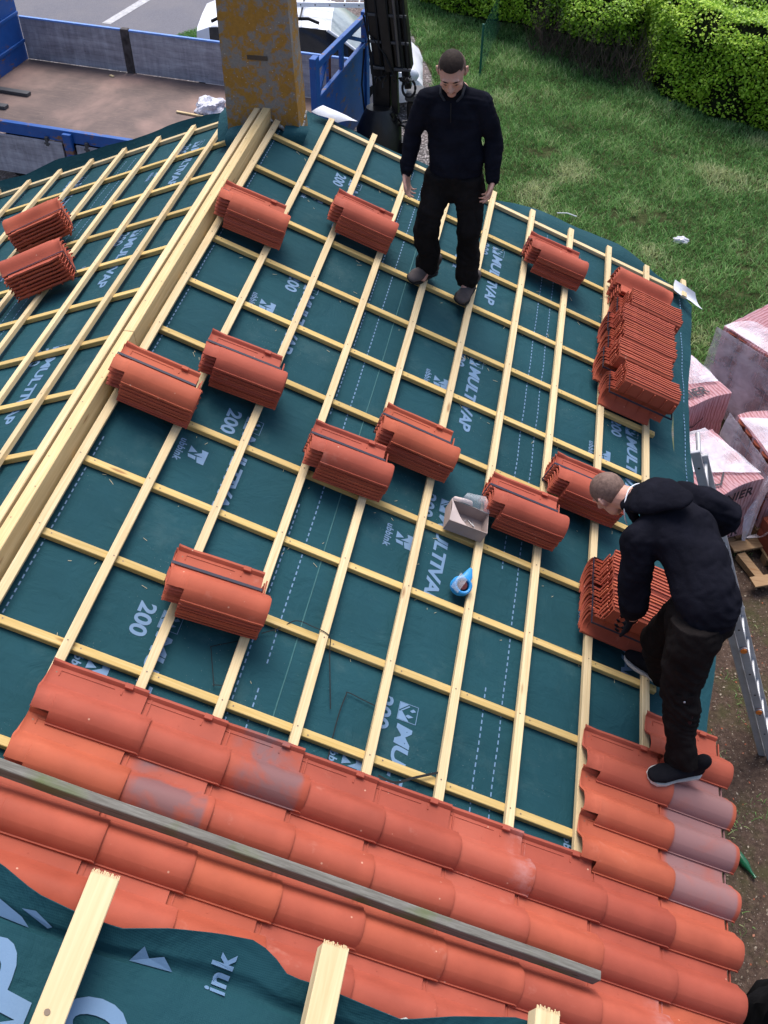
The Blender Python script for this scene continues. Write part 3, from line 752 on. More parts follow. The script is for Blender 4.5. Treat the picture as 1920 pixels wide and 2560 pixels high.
local_patch([(.0, BY, BZ), (BX * .55, BY, BZ), (BX * .5, BY + .03, BZ + .01), (.02, BY + .03, BZ + .005)], 'torn_flap', [M_card2, M_card2], bxr, MB_, .01)
M_film = NT('clear_film', 0.25, 0.5); M_film.col((0.75, 0.78, 0.84)); M_film.b.inputs['Alpha'].default_value = 0.16; M_film.bump(M_film.noise(M_film.map(1), 25, 4), 0.6, 0.01); M_film = M_film.m
local_patch([(.05, BY + .005, BZ + .008), (BX, BY - .02, BZ + .01), (BX * .8, BY + .07, BZ + .045), (.08, BY + .06, BZ + .03)], 'plastic_film', [M_film, M_film], bxr, MB_, .02)
bm = bmesh.new()
rb = random.Random(4)
for i in range(9):
    p = Vector((.13 + rb.uniform(-.05, .05), .08 + rb.uniform(-.04, .04), .012)); d = Vector((rb.uniform(-1, 1), rb.uniform(-1, 1), .1)).normalized() * .03
    tube(bm, [p - d, p + d], .002, 5)
obj('nails', bm, M_alu, bxr, MB_)
# blue coil of nails / twine in torn film
cr = empty('twine_spool', rp(2.03, -4.02, -0.05), 'small bright blue spool in torn clear wrapping lying beside a batten', 'spool')
Mc = MR @ Matrix.Translation((2.035, -4.055, 0.012)) @ Matrix.Rotation(0.5, 4, 'X') @ Matrix.Rotation(-0.25, 4, 'Z')
M_cy = m_flat('bright_blue_plastic', (0.02, 0.26, 0.62), 0.4, 0.5, bumps=(60, 0.5, 0.004))
bm = bmesh.new()
for k in range(5):
    R_ = 0.047 - 0.002 * abs(k - 2)
    pts = [(R_ * math.cos(a) * 1.02, R_ * math.sin(a) * 0.95, -0.035 + 0.017 * k) for a in np.linspace(0, 2 * PI, 25)]
    tube(bm, pts, 0.0095, 8, cap=False)
obj('twine_coil', bm, M_cy, cr, Mc)
bm = bmesh.new(); tube(bm, [(0, 0, -.045), (0, 0, .036)], [.036, .024], 16); obj('spool_core', bm, m_flat('dark_red_core', (0.10, 0.02, 0.02), 0.5, 0.4), cr, Mc)
bm = bmesh.new(); tube(bm, [(0, .02, .0), (.004, .075, -.012), (.0, .115, -.03)], [(.034, .02), (.028, .017), (.012, .008)], 10, ball=True); obj('wrapper_end', bm, M_cy, cr, Mc)
patch([Mc @ Vector(p) for p in ((-.055, -.05, .045), (-.005, -.06, .055), (.0, .03, .058), (-.05, .045, .05))], 'torn_wrapping', [M_film, M_film], cr, .001, .01, 8)
# loose black straps
def strap_piece(pts, label, w=0.012):
    bm = bmesh.new(); P = [rp(*p) for p in pts]; n = len(P)
    # smooth resample
    Q = []
    for i in range(n - 1):
        p0, p1, p2, p3 = P[max(0, i - 1)], P[i], P[i + 1], P[min(n - 1, i + 2)]
        for k in range(8):
            t = k / 8; Q.append(0.5 * ((2 * p1) + (p2 - p0) * t + (2 * p0 - 5 * p1 + 4 * p2 - p3) * t * t + (3 * p1 - p0 - 3 * p2 + p3) * t ** 3))
    Q.append(P[-1]); q = []
    for i, p in enumerate(Q):
        d = (Q[min(i + 1, len(Q) - 1)] - Q[max(i - 1, 0)]).normalized(); s_ = d.cross(Vector((ST, 0, CT))).normalized() * w / 2
        q.append((bm.verts.new(p - s_), bm.verts.new(p + s_)))
    for A, B in zip(q, q[1:]): bm.faces.new((A[0], B[0], B[1], A[1]))
    o = obj('cut_strap', solid(bm, 0.001, 'cut_strap'), [M_rub, M_rub], None)
    return tag(o, label, 'strap', 'cut strap pieces')
strap_piece([(1.098, -4.776, -.04), (1.174, -4.712, -.035), (1.237, -4.648, -.02), (1.318, -4.658, .0), (1.412, -4.677, .004), (1.443, -4.761, -.02), (1.52, -5.03, -.045)], 'thin cut black strap curling from the lone tile bundle over two battens', .005)
strap_piece([(1.094, -4.797, -.05), (0.993, -4.868, -.05), (0.90, -4.938, -.05), (0.902, -4.96, -.05), (0.966, -5.12, -.05), (0.970, -5.126, -.05), (1.013, -5.112, -.048)], 'squarely bent thin black strap on the underlay below the lone tile bundle', .0035)
strap_piece([(1.728, -4.925, -.045), (1.653, -4.917, -.045), (1.583, -4.911, -.043), (1.576, -4.93, -.043), (1.566, -5.033, -.045), (1.565, -5.186, -.048), (1.569, -5.30, -.048)], 'angled black strap on the underlay just above the top row of laid tiles', .005)
strap_piece([(1.811, -5.278, -.03), (1.893, -5.287, -.02), (1.974, -5.236, -.010), (2.095, -5.162, -.008)], 'dark strap tail resting on a yellow counter batten beside the laid tiles', .012)
# wood shavings
bm = bmesh.new()
for i in range(150):
    v = rt.uniform(-.0, 3.3); u = rt.choice(CU[1:11]) - rt.uniform(.02, .09) if rt.random() < .75 else rt.uniform(-5.2, 0)
    if u < -5.2: continue
    p = rp(v, u, hsag(v, u) + .004); a = rt.uniform(0, PI); L = rt.uniform(.004, .018)
    d = (MR.to_3x3() @ Vector((math.cos(a), math.sin(a), .1))) * L
    bar(bm, p - d, p + d, .0015, .0015)
o = obj('wood_shavings', bm, m_flat('shavings', (0.6, 0.5, 0.33), 0.8, 0.1), None, smooth=False); tag(o, 'pale wood shavings scattered on the underlay', 'shavings', kind='stuff')

# ------------------------------------------------------------------ near roof (higher roof section beside the camera)
near = empty('upper_roof_section', (0.9, -7.6, G), 'near corner of higher roof with loose green underlay and three batten ends', 'roof section')
FV = ([-0.2, 0.30, 0.60, 0.67, 0.735, 0.80, 0.87, 0.94, 1.0, 1.045, 1.057, 1.11, 1.175, 1.245, 1.33, 1.435, 1.50, 2.2],
      [-6.90, -6.96, -6.972, -6.998, -7.006, -7.008, -6.985, -6.970, -6.962, -6.984, -6.996, -6.995, -7.0, -7.004, -6.974, -6.945, -6.945, -6.92])
def near_sheet(fr, fu):
    v = -0.2 + fr * 2.3
    if fu < 0.6:
        u = -8.6 + (fu / 0.6) * (8.6 - 7.074); h = 2.388 + 0.004 * noise.noise(Vector((v * 4, u * 4, 0)))
    else:
        t = (fu - 0.6) / 0.4; ue = interp(v, *FV) - 0.033; u = -7.074 + t * (ue + 7.074)
        h = 2.388 - 0.010 * math.sin(PI * min(1, t * 2.2)) + 0.028 * t ** 1.6
    return v, u, h
nu_ = obj('roof_underlay', solid(sheet(110, 50, near_sheet, 1), 0.002, 'roof_underlay'), [m_underlay('near_green_underlay', False), M_under], near)
bm = bmesh.new(); fn_ = lambda v, u: rp(v, u, 2.388 + 0.004 * noise.noise(Vector((v * 4, u * 4, 0))) + 0.0025)
def g_near(v, u): return fn_(v, u)
# large print seen close to: reading direction +u, tops towards -v
def put_near(vf, v0, u0, sc=1.0): put(bm, vf, lambda p: fn_(v0 - p.y * sc, u0 + p.x * sc))
put_near(T_MV, 0.725, -7.85, 1.15); put_near(T_200, 0.86, -7.34, 1.15)
put_near(T_MV, 1.93, -7.70, 1.15)
bmesh.ops.reverse_faces(bm, faces=bm.faces)
def on_flap(v, u):
    ue = interp(v, *FV) - 0.033; t = min(1, max(0, (u + 7.078) / 0.10)); return rp(v, -7.074 + t * (ue + 7.074) - 0.001, 2.388 - 0.010 * math.sin(PI * min(1, t * 2.2)) + 0.028 * t ** 1.6 + .0028)
T_ink = fit(textpolys('ink', 1, 0.03, 0.1, 1.15), 0.075, 0.034)
b2 = bmesh.new(); put(b2, T_ink, lambda p: on_flap(0.978 - p.y, -7.078 + p.x * 0.95)); put(b2, shape([(0, 0), (.05, 0), (.035, .018), (.02, .012), (.01, .03)]), lambda p: on_flap(0.83 + p.x * 1.3, -7.06 + p.y * 1.3))
poly(b2, [on_flap(0.62 + a, -7.06 + b) for a, b in ((0, 0), (.06, -.0), (.045, .018), (0, .03))]); poly(b2, [on_flap(0.66 + a, -7.045 + b) for a, b in ((0, .018), (.045, .0), (.05, .006), (.02, .028))])
bmesh.ops.recalc_face_normals(b2, faces=b2.faces)
obj('printed_lettering', b2, M_print, nu_, smooth=False)
obj('printed_lettering', bm, M_print, nu_, smooth=False)
for i, (v, ue) in enumerate(((0.752, -6.988), (1.111, -6.977), (1.469, -6.966))):
    bm = bmesh.new(); L = ue + 8.6
    box(bm, (0, -0.021, -0.029), (L, 0.021, 0), bev=0.0015)
    disc(bm, Vector((L - 0.19, 0.006, 0.0012)), Vector((1, 0, 0)), Vector((0, 1, 0)), 0.0042, 12, 1)
    rr_ = random.Random(i)
    for k in range(26):   # splintered saw cut
        y = -0.02 + 0.04 * k / 25; q = Vector((L, y, -0.0005)); bar(bm, q - Vector((.002, 0, 0)), q + Vector((rr_.uniform(.001, .006), rr_.uniform(-.001, .001), rr_.uniform(-.001, .0015))), .0012, .0012)
    obj('batten', bm, [M_pale, M_nail], near, MR @ Matrix.Translation((v, -8.6, 2.45)) @ RX, sharp=25)
for i, u in enumerate((-7.55, -8.06)):
    bm = bmesh.new(); box(bm, (0, -.02, -.031), (2.2, .02, 0), bev=.0015)
    obj('counter_batten', bm, M_yel, near, MR @ Matrix.Translation((-0.1, u, 2.4205)), sharp=25)
bm = bmesh.new(); prism(bm, [(-3.1, -1.7), (1.92, -1.7), (1.92, 1.73), (0.95, 2.10), (-3.1, 2.10)], -9.4, -7.14); obj('wall', bm, M_wall, near, smooth=False)
bm = bmesh.new(); rr_ = random.Random(9)
for i in range(60):
    v = 1.12 + 0.95 * i / 60
    ell(bm, rp(v, -7.035 + rr_.uniform(-.012, .03) + .03 * (i / 60), 2.30 + rr_.uniform(-.01, .01)), (.014, .016, .012 + rr_.uniform(0, .006)), n=8, m=6)
obj('mortar_bed', bm, M_mort, near)
patch([rp(1.30, -7.0, 2.335), rp(1.40, -6.985, 2.335), rp(1.42, -7.06, 2.35), rp(1.30, -7.06, 2.35)], 'torn_underlay', [M_und, M_under], near, .0025, .01)
patch([rp(1.53, -6.965, 2.335), rp(1.64, -6.975, 2.33), rp(1.64, -7.06, 2.35), rp(1.52, -7.06, 2.35)], 'torn_underlay', [M_und, M_under], near, .0025, .01)

# ------------------------------------------------------------------ GROUND
def gsheet(name, pts, z, mat, res=0.0):
    bm = bmesh.new(); poly(bm, [(x, y, z) for x, y in pts])
    o = obj(name, bm, mat, smooth=False); return tag(o, kind='structure')
tag(gsheet('ground', [(-150, -60), (150, -60), (150, 200), (-150, 200)], G, M_soil), 'brown trampled soil around the house')
def lawn_left(y): return interp(y, [2.5, 5, 7.8, 11.3, 13.9, 20], [0.8, 0.55, 0.28, -0.42, -1.35, -3.4])
ys = [2.6, 5, 7.8, 9.5, 11.3, 12.6, 13.9, 17, 20]
M_turf = m_flat('turf_soil', (0.040, 0.050, 0.020), 0.95, 0.05, bumps=(30, 0.9, 0.03), var=0.5, scale=6)
tag(gsheet('lawn', [(lawn_left(y), y) for y in ys] + [(14, 20), (14, 3.0), (6.0, 4.2), (4.6, 3.3)], G + 0.008, M_turf), 'green lawn behind the house')
tag(gsheet('gravel_verge', [(-12, 10.2), (-6.5, 11.6), (-4.2, 12.5), (-3.0, 20), (lawn_left(20), 20)] + [(lawn_left(y), y) for y in ys[::-1]] + [(-2, 2.4), (-12, 2.4)], G + 0.004, M_grav), 'grey gravel beside the truck')
tag(gsheet('road', [(-60, 6.0), (-12, 10.2), (-6.5, 11.6), (-4.2, 12.5), (-3.0, 20), (-3, 60), (-60, 60)], G + 0.004, M_asph), 'grey asphalt road')
tag(gsheet('road_marking', [(-7.62, 12.75), (-7.42, 12.72), (-7.0, 14.6), (-7.22, 14.6)], G + 0.009, m_flat('road_paint', (0.42, 0.42, 0.44), 0.8, 0.2, var=0.25, scale=14)), 'worn white line on the road')

def blades(name, n, region, hmin, hmax, wid, tonef, mat, lean=0.5):
    x0, x1, y0, y1 = region[:4]; inside = region[4]
    P = []
    X = rng.uniform(x0, x1, n * 2); Y = rng.uniform(y0, y1, n * 2)
    keep = [i for i in range(n * 2) if inside(X[i], Y[i])][:n]
    X, Y = X[keep], Y[keep]; m = len(X)
    cl = np.array([noise.noise(Vector((a * 1.6, b * 1.6, 0))) + 0.5 * noise.noise(Vector((a * 6, b * 6, 4))) for a, b in zip(X, Y)])
    H = (hmin + (hmax - hmin) * rng.random(m)) * (1 + 0.7 * cl).clip(0.35, 1.9)
    A = rng.uniform(0, 2 * PI, m) ; B = rng.uniform(0, 2 * PI, m); Ln = rng.uniform(0.1, lean, m) * H * 1.3
    wx, wy = np.cos(A) * wid / 2, np.sin(A) * wid / 2
    dx, dy = np.cos(B) * Ln, np.sin(B) * Ln
    z = np.full(m, G + 0.006)
    v0 = np.stack([X - wx, Y - wy, z], 1); v1 = np.stack([X + wx, Y + wy, z], 1)
    v2 = np.stack([X + dx * .45 + wx * .8, Y + dy * .45 + wy * .8, z + H * .68], 1); v3 = np.stack([X + dx * .45 - wx * .8, Y + dy * .45 - wy * .8, z + H * .68], 1)
    v4 = np.stack([X + dx, Y + dy, z + H * .92], 1)
    V = np.stack([v0, v1, v2, v3, v4, v4 + [0.001, 0, 0]], 1).reshape(-1, 3)
    b = np.arange(m) * 6
    F = np.concatenate([np.stack([b, b + 1, b + 2, b + 3], 1), np.stack([b + 3, b + 2, b + 5, b + 4], 1)], 0)
    me = npmesh(name, V, F, 4)
    tone = np.clip(tonef(X, Y, cl, m), 0, 1)
    at = me.attributes.new('tone', 'FLOAT', 'POINT'); at.data.foreach_set('value', np.repeat(tone, 6).astype(np.float32))
    o = obj(name, me, mat); return o
def t_lawn(X, Y, cl, m):
    d = np.array([noise.noise(Vector((a * 0.8, b * 0.8, 8))) for a, b in zip(X, Y)])
    dry = np.clip((d - 0.16) * 1.8, 0, 0.40) * np.clip((12.5 - Y) / 5, 0, 1)
    return 0.38 + rng.normal(0, 0.18, m) + 0.38 * cl + dry * 1.2 + (rng.random(m) < 0.03) * 0.4
go = blades('grass', 175000, (-1.6, 7.2, 2.7, 15.5, lambda x, y: x > lawn_left(y) + 0.15 * noise.noise(Vector((x * 3, y * 3, 0))) and y > 3.0 + 0.9 * max(0, x - 4.2) * 0.6 + 0.3 * noise.noise(Vector((x * 2, y * 2, 0))) and (noise.noise(Vector((x * 1.1 + 9, y * 1.1, 3))) + .5 * noise.noise(Vector((x * 7, y * 7, 3))) < 0.52 or y > 9)),
            0.035, 0.10, 0.010, t_lawn, M_grass, 1.1)
tag(go, 'lush uneven green grass with a few dry patches', 'grass', kind='stuff')
g2 = blades('weeds', 9000, (3.3, 6.2, -5.8, 3.2, lambda x, y: noise.noise(Vector((x * 2.1, y * 2.1, 12))) > 0.16), 0.015, 0.05, 0.006, lambda X, Y, cl, m: 0.55 + rng.normal(0, 0.25, m), M_grass, 1.5)
tag(g2, 'thin trampled weeds and straw on the soil', 'weeds', kind='stuff')
g3 = blades('verge_grass', 4000, (-6.2, -4.4, 11.6, 13.2, lambda x, y: (x + 5.2) ** 2 / .5 + (y - 12.3) ** 2 / .35 < 1 + noise.noise(Vector((x * 4, y * 4, 0)))), 0.03, 0.09, 0.012, lambda X, Y, cl, m: 0.35 + rng.normal(0, 0.15, m), M_grass, 0.9)
tag(g3, 'small grass patch between road and gravel', 'grass', kind='stuff')
# chips and pebbles on the soil
n = 9000; X = rng.uniform(3.35, 6.2, n); Y = rng.uniform(-5.9, 3.6, n); A = rng.uniform(0, PI, n); L = rng.uniform(.004, .016, n); W = L * rng.uniform(.25, .8, n)
c_, s_ = np.cos(A), np.sin(A); Z = np.full(n, G + 0.004)
V = np.stack([np.stack([X + c_ * L, Y + s_ * L, Z + rng.uniform(0, .004, n)], 1), np.stack([X - s_ * W, Y + c_ * W, Z + rng.uniform(.0, .008, n)], 1), np.stack([X - c_ * L, Y - s_ * L, Z], 1), np.stack([X + s_ * W, Y - c_ * W, Z + rng.uniform(0, .006, n)], 1)], 1).reshape(-1, 3)
b = np.arange(n) * 4; me = npmesh('soil_chips', V, np.stack([b, b + 1, b + 2, b + 3], 1), 4)
at = me.attributes.new('tone', 'FLOAT', 'POINT'); at.data.foreach_set('value', np.repeat(rng.random(n), 4).astype(np.float32))
k_ = NT('chips', 0.9, 0.1); k_.col(k_.ramp(k_.attr('tone'), [(0.0, (0.05, 0.035, 0.025)), (0.6, (0.16, 0.12, 0.09)), (0.9, (0.34, 0.29, 0.23)), (0.97, (0.36, 0.11, 0.06))]))
o = obj('soil_chips', me, k_.m); tag(o, 'wood chips and pebbles scattered over the soil', 'debris', kind='stuff')

# hedges
def hedge(name, label, n, path, depth, zt, z0, bright, leaf=0.036, thin=0.0, base=None):
    """path: front line (x, y) left to right; body extends 'depth' away from the camera"""
    root = empty(name, (path[0][0], path[0][1], G), label, 'hedge')
    xs = np.array([p[0] for p in path]); ys_ = np.array([p[1] for p in path])
    seg = np.hypot(np.diff(xs), np.diff(ys_)); cum = np.concatenate([[0], np.cumsum(seg)]); Lt = cum[-1]
    def surf(s, t):   # t 0..1 : foot of the front -> top front -> top back
        x = np.interp(s, cum, xs); y = np.interp(s, cum, ys_)
        z1 = z0(s) if callable(z0) else z0
        hf = zt - z1; T = t * (hf + depth)
        r = 0.35
        if T < hf - r: px, pz = 0.0, z1 + T
        elif T < hf + r:
            a = (T - hf + r) / (2 * r) * PI / 2; px, pz = r * (1 - math.cos(a)), zt - r + r * math.sin(a)
        else: px, pz = T - hf, zt
        d = 0.20 * noise.noise(Vector((s * 0.9, T * 1.0, 1))) + 0.14 * noise.noise(Vector((s * 2.9, T * 2.9, 5)))
        if T < hf: off = (-d - 0.10 * math.sin(PI * min(1, T / hf)), 0.0)
        else: off = (0.0, d)
        return x, y + px + off[0] * 1.0, pz + off[1]
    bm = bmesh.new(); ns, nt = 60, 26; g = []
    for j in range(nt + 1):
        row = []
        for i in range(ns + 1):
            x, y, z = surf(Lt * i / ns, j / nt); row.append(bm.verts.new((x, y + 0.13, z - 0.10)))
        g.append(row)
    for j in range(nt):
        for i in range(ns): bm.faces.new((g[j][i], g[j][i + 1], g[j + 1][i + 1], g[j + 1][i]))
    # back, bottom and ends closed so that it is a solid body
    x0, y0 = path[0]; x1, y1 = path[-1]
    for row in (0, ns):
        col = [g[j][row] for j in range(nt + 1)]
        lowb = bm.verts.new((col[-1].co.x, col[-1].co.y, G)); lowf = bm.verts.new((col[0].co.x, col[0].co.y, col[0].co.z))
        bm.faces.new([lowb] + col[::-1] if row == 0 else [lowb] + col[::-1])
    obj('shade_core', bm, M_core, root, smooth=False)  # dark sheet under the foliage, coloured as the shaded inside
    V = []; tones = []
    s = rng.uniform(-0.02, 1.0, n) * Lt; t = rng.uniform(0, 1, n)
    kept = 0
    for i in range(n):
        si = s[i]; ti = t[i]
        x, y, z = surf(max(0, si), ti)
        if noise.noise(Vector((x * 1.3, y * 1.3, z * 1.3 + 20))) > 0.33 - thin and rng.random() < 0.75: continue
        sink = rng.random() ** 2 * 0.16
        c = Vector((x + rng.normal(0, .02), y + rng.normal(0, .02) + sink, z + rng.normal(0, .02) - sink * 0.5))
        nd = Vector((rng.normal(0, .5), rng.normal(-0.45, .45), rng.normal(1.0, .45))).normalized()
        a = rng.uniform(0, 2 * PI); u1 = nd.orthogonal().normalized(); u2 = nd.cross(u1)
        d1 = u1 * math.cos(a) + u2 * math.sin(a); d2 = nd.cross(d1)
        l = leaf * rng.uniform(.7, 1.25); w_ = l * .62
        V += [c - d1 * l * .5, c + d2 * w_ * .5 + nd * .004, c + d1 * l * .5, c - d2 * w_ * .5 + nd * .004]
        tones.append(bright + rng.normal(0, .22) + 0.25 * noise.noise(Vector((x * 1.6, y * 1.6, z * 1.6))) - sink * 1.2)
        kept += 1
    b = np.arange(kept) * 4
    me = npmesh('foliage', np.array([tuple(v) for v in V]), np.stack([b, b + 1, b + 2, b + 3], 1), 4)
    at = me.attributes.new('tone', 'FLOAT', 'POINT'); at.data.foreach_set('value', np.repeat(np.clip(tones, 0, 1), 4).astype(np.float32))
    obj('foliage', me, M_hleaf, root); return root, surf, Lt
hg1, _, _ = hedge('clipped_hedge', 'dense clipped hedge with bright yellow-green leaves, the big one at the far right', 75000, [(3.3, 13.4), (3.4, 12.3), (3.6, 11.6), (4.0, 11.0), (4.75, 10.45), (6.3, 9.75), (8.6, 8.9)], 3.2, -2.75, -4.30, 0.62, 0.060)
hg2, _, _ = hedge('overgrown_hedge', 'looser darker hedge behind the lawn, its lower stems bare', 52000, [(-2.4, 16.0), (-0.9, 14.8), (0.3, 13.9), (1.2, 13.2), (2.2, 12.2), (2.9, 11.8), (3.5, 12.3)], 3.0, -2.95, lambda s: -4.28 + 0.55 * min(1, max(0, s - 2.5) / 3.5), 0.50, 0.062, 0.06)
bm = bmesh.new(); rt2 = random.Random(21)
for i in range(330):
    x = rt2.uniform(1.3, 3.6); y = 12.75 - 0.75 * (x - 1.6) + .45 * max(0, x - 2.9) + rt2.uniform(-.35, .5); z = G + rt2.uniform(0, .3)
    p = Vector((x, y, z)); pts = [p]
    for k in range(4):
        p = p + Vector((rt2.uniform(-.14, .14), rt2.uniform(-.16, .1), rt2.uniform(.08, .3))); pts.append(p)
    tube(bm, pts, [.006, .005, .004, .003, .002], 4, cap=False)
obj('bare_stems', bm, M_twig, hg2)
# green post with wire netting on the lawn
M_gp = m_flat('green_post_paint', (0.01, 0.09, 0.06), 0.5, 0.3)
fr_ = empty('wire_fence', (0.43, 11.6, G), 'thin green wire mesh fence with a green post standing in the grass', 'fence')
bm = bmesh.new(); tube(bm, [(0.43, 11.6, G), (0.43, 11.6, G + 0.95)], 0.022, 8); obj('post', bm, M_gp, fr_)
bm = bmesh.new(); tube(bm, [(0.62, 15.0, G), (0.62, 15.0, G + 0.95)], 0.022, 8); obj('post', bm, M_gp, fr_)
bm = bmesh.new()
for i in range(9): tube(bm, [(0.43, 11.6, G + .08 + .1 * i), (0.52, 13.3, G + .03 + .1 * i), (0.62, 15.0, G + .08 + .1 * i)], .0022, 4)
for i in range(34): t = i / 33; tube(bm, [(0.43 + .19 * t, 11.6 + 3.4 * t, G + .05), (0.43 + .19 * t, 11.6 + 3.4 * t, G + .88)], .0018, 4)
obj('wire_mesh', bm, M_gp, fr_)

# ------------------------------------------------------------------ TRUCK
TM = Matrix(((0.99316, 0.11678, 0, -6.937), (-0.11678, 0.99316, 0, 8.273), (0, 0, 1, -3.35), (0, 0, 0, 1)))
truck = empty('flatbed_truck', TM @ Vector((3, -1.1, G + 3.35)), 'blue flatbed truck with grey sideboards and an empty brown plywood bed', 'truck')
def tb(name, boxes, mat, parent=truck, bev=0.0, M=TM, smooth=False):
    bm = bmesh.new()
    for a, b_ in boxes: box(bm, a, b_, bev=bev)
    return obj(name, bm, mat, parent, M, smooth=smooth)
bm = bmesh.new(); gx, gy = 30, 12; g = []
box(bm, (0.0, -2.14, -0.06), (5.95, 0.0, 0.0))
obj('bed_floor', bm, M_floor, truck, TM, smooth=False)
tb('sideboard', [((0.02, 0.005, 0.01), (1.86, 0.035, 0.66))], M_board); tb('sideboard', [((2.02, 0.005, 0.01), (5.93, 0.035, 0.66))], M_board)
tb('sideboard_rim', [((0.02, 0.0, 0.662), (1.86, 0.045, 0.688))], m_flat('pale_blue_rim', (0.13, 0.26, 0.62), 0.4, 0.4)); tb('sideboard_rim', [((2.02, 0.0, 0.662), (5.93, 0.045, 0.688))], m_flat('pale_blue_rim2', (0.13, 0.26, 0.62), 0.4, 0.4))
tb('stake_post', [((1.875, -0.02, -0.1), (2.005, 0.07, 0.70))], m_flat('rusty_post', (0.055, 0.048, 0.05), 0.7, 0.3, bumps=(12, .5, .01), var=.6), bev=.008)
# left end panel
end = tb('end_panel', [((-0.06, -2.2, -0.05), (0.0, 0.02, 1.6))], M_blue)
tb('panel_rib', [((0.0, -2.2, z), (0.035, 0.0, z + .05)) for z in (0.28, 0.72, 1.16, 1.55)], M_blue, end, bev=.006)
# near rail and dropped boards
tb('side_rail', [((-0.06, -2.225, -0.17), (6.0, -2.145, 0.008))], M_blue, bev=.004)
tb('dropped_sideboard', [((0.02, -2.262, -0.80), (1.90, -2.232, -0.185))], M_board); tb('dropped_sideboard', [((2.14, -2.262, -0.80), (5.9, -2.232, -0.185))], M_board)
tb('stake_post', [((1.95, -2.29, -0.65), (2.09, -2.226, -0.02))], M_blue, bev=.006)
for x in (1.62, 2.3, 3.0, 4.6): tb('hinge', [((x, -2.27, -0.26), (x + .05, -2.225, -0.12)), ((x - .02, -2.275, -0.235), (x + .07, -2.228, -0.205))], M_dgrey, bev=.003)
# right end frame
fr2 = tb('end_frame', [((5.97, -2.25, -0.1), (6.06, -2.10, 1.55)), ((5.97, -0.09, -0.1), (6.06, 0.05, 1.42)), ((5.985, -2.1, 0.93), (6.045, -0.09, 1.0)),
                       ((5.99, -1.15, 1.0), (6.04, -1.06, 1.43))], M_blue, bev=.006)
bm = bmesh.new(); bar(bm, (6.015, -2.1, 1.42), (6.015, -.09, 1.33), .07, .10, bev=.005); bar(bm, (6.015, -2.08, 1.02), (6.015, -1.72, 1.36), .05, .05); bar(bm, (6.015, -.9, 1.36), (6.015, -.10, 1.02), .05, .05)
obj('diagonal_brace', bm, M_blue, fr2, TM)
tb('frame_panel', [((5.995, -2.1, -0.1), (6.025, -0.09, 0.93))], M_blue, fr2)
bm = bmesh.new(); tube(bm, [(5.95, -1.5, 1.33), (5.94, -1.5, .93)], .02, 7); obj('hanging_pin', bm, M_blue, fr2, TM)
bm = bmesh.new(); tube(bm, [(5.94, -1.38, 1.36), (5.93, -1.38, .95)], .022, 7); obj('rusty_pin', bm, m_flat('rust', (0.12, 0.045, 0.03), 0.8, 0.2), fr2, TM)
tb('chassis', [((-0.3, -1.55, -.38), (6.9, -1.40, -.12)), ((-0.3, -.8, -.38), (6.9, -.65, -.12))] + [((x, -2.1, -.17), (x + .08, -.05, -.062)) for x in (.3, 1.3, 2.3, 3.3, 4.3, 5.3)], M_black)
tb('tool_box', [((6.12, -2.35, -.75), (6.40, -1.8, .12))], M_dgrey, bev=.02)
def wheel(x, y, par, M, r=0.42, w_=0.24):
    bm = bmesh.new()
    for (yy, rr2) in ((0, 1),): 
        pts = [(x, y - w_ / 2, r * 0), (x, y + w_ / 2, 0)]
    cz = G + 3.35 + r
    tube(bm, [(x, y - w_ / 2, cz), (x, y - w_ / 2 + .03, cz), (x, y + w_ / 2 - .03, cz), (x, y + w_ / 2, cz)], [r * .93, r, r, r * .93], 28)
    t_ = obj('wheel', bm, M_rub, par, M)
    bm = bmesh.new(); tube(bm, [(x, y - w_ / 2 - .01, cz), (x, y + w_ / 2 + .01, cz)], r * .55, 20); obj('rim', bm, M_dgrey, t_, M)
for x in (1.0, 2.05, 4.9):
    for y in (-1.95, -.25): wheel(x, y, truck, TM)
bm = bmesh.new(); ell(bm, (6.55, -2.48, -.50), (.03, .035, .06), n=12, m=8)
obj('marker_lamp', bm, M_org, truck, TM)
tb('side_guard', [((5.2, -2.45, -.62), (6.75, -2.38, -.46))], M_blue, bev=.01)
# crane: thing parts of the truck
crane = empty('truck_crane', TM @ Vector((6.6, -1.2, -.2)), 'folded black loader crane with hoses behind the blue truck frame', 'crane')
M0 = Matrix()
def P3(x, z, y=6.9): return Vector((x, y, z))
bm = bmesh.new(); tube(bm, [(-.60, 6.75, -3.95), (-.60, 6.75, -3.3), (-.60, 6.78, -3.0)], [.36, .34, .20], 20); box(bm, (-1.0, 6.4, -4.0), (-.15, 7.3, -3.66), bev=.03)
obj('slewing_base', bm, M_black, crane)
bm = bmesh.new(); bar(bm, (-.57, 6.95, -3.3), (-.62, 6.95, -1.2), .27, .24, (0, 1, 0), bev=.02); bar(bm, (-.37, 6.85, -3.1), (-.42, 6.85, -1.9), .10, .12, (0, 1, 0), bev=.01); obj('column', bm, M_black, crane)
bm = bmesh.new()
for dx, dy, w_, h_ in ((-.21, -.05, .15, .2), (-.05, -.1, .14, .22), (.10, -.06, .13, .2), (.21, .03, .08, .2)):
    bar(bm, (-.42 + dx + .03, 6.9 + dy, -2.45), (-.62 + dx, 6.9 + dy - .05, -.7), w_, h_, (0, 1, 0), bev=.012)
obj('folded_boom', bm, M_black, crane)
bm = bmesh.new()
for dx in (-.28, -.14, .02, .17, .25): tube(bm, [(-.42 + dx, 6.72, -2.50), (-.5 + dx, 6.68, -1.6), (-.58 + dx, 6.66, -.75)], .014, 6)
tube(bm, [(-.78, 6.75, -1.9), (-.5, 6.66, -2.2), (-.36, 6.66, -2.5)], .012, 6); tube(bm, [(-.82, 6.72, -1.7), (-.7, 6.66, -2.2), (-.66, 6.7, -2.9)], .014, 6)
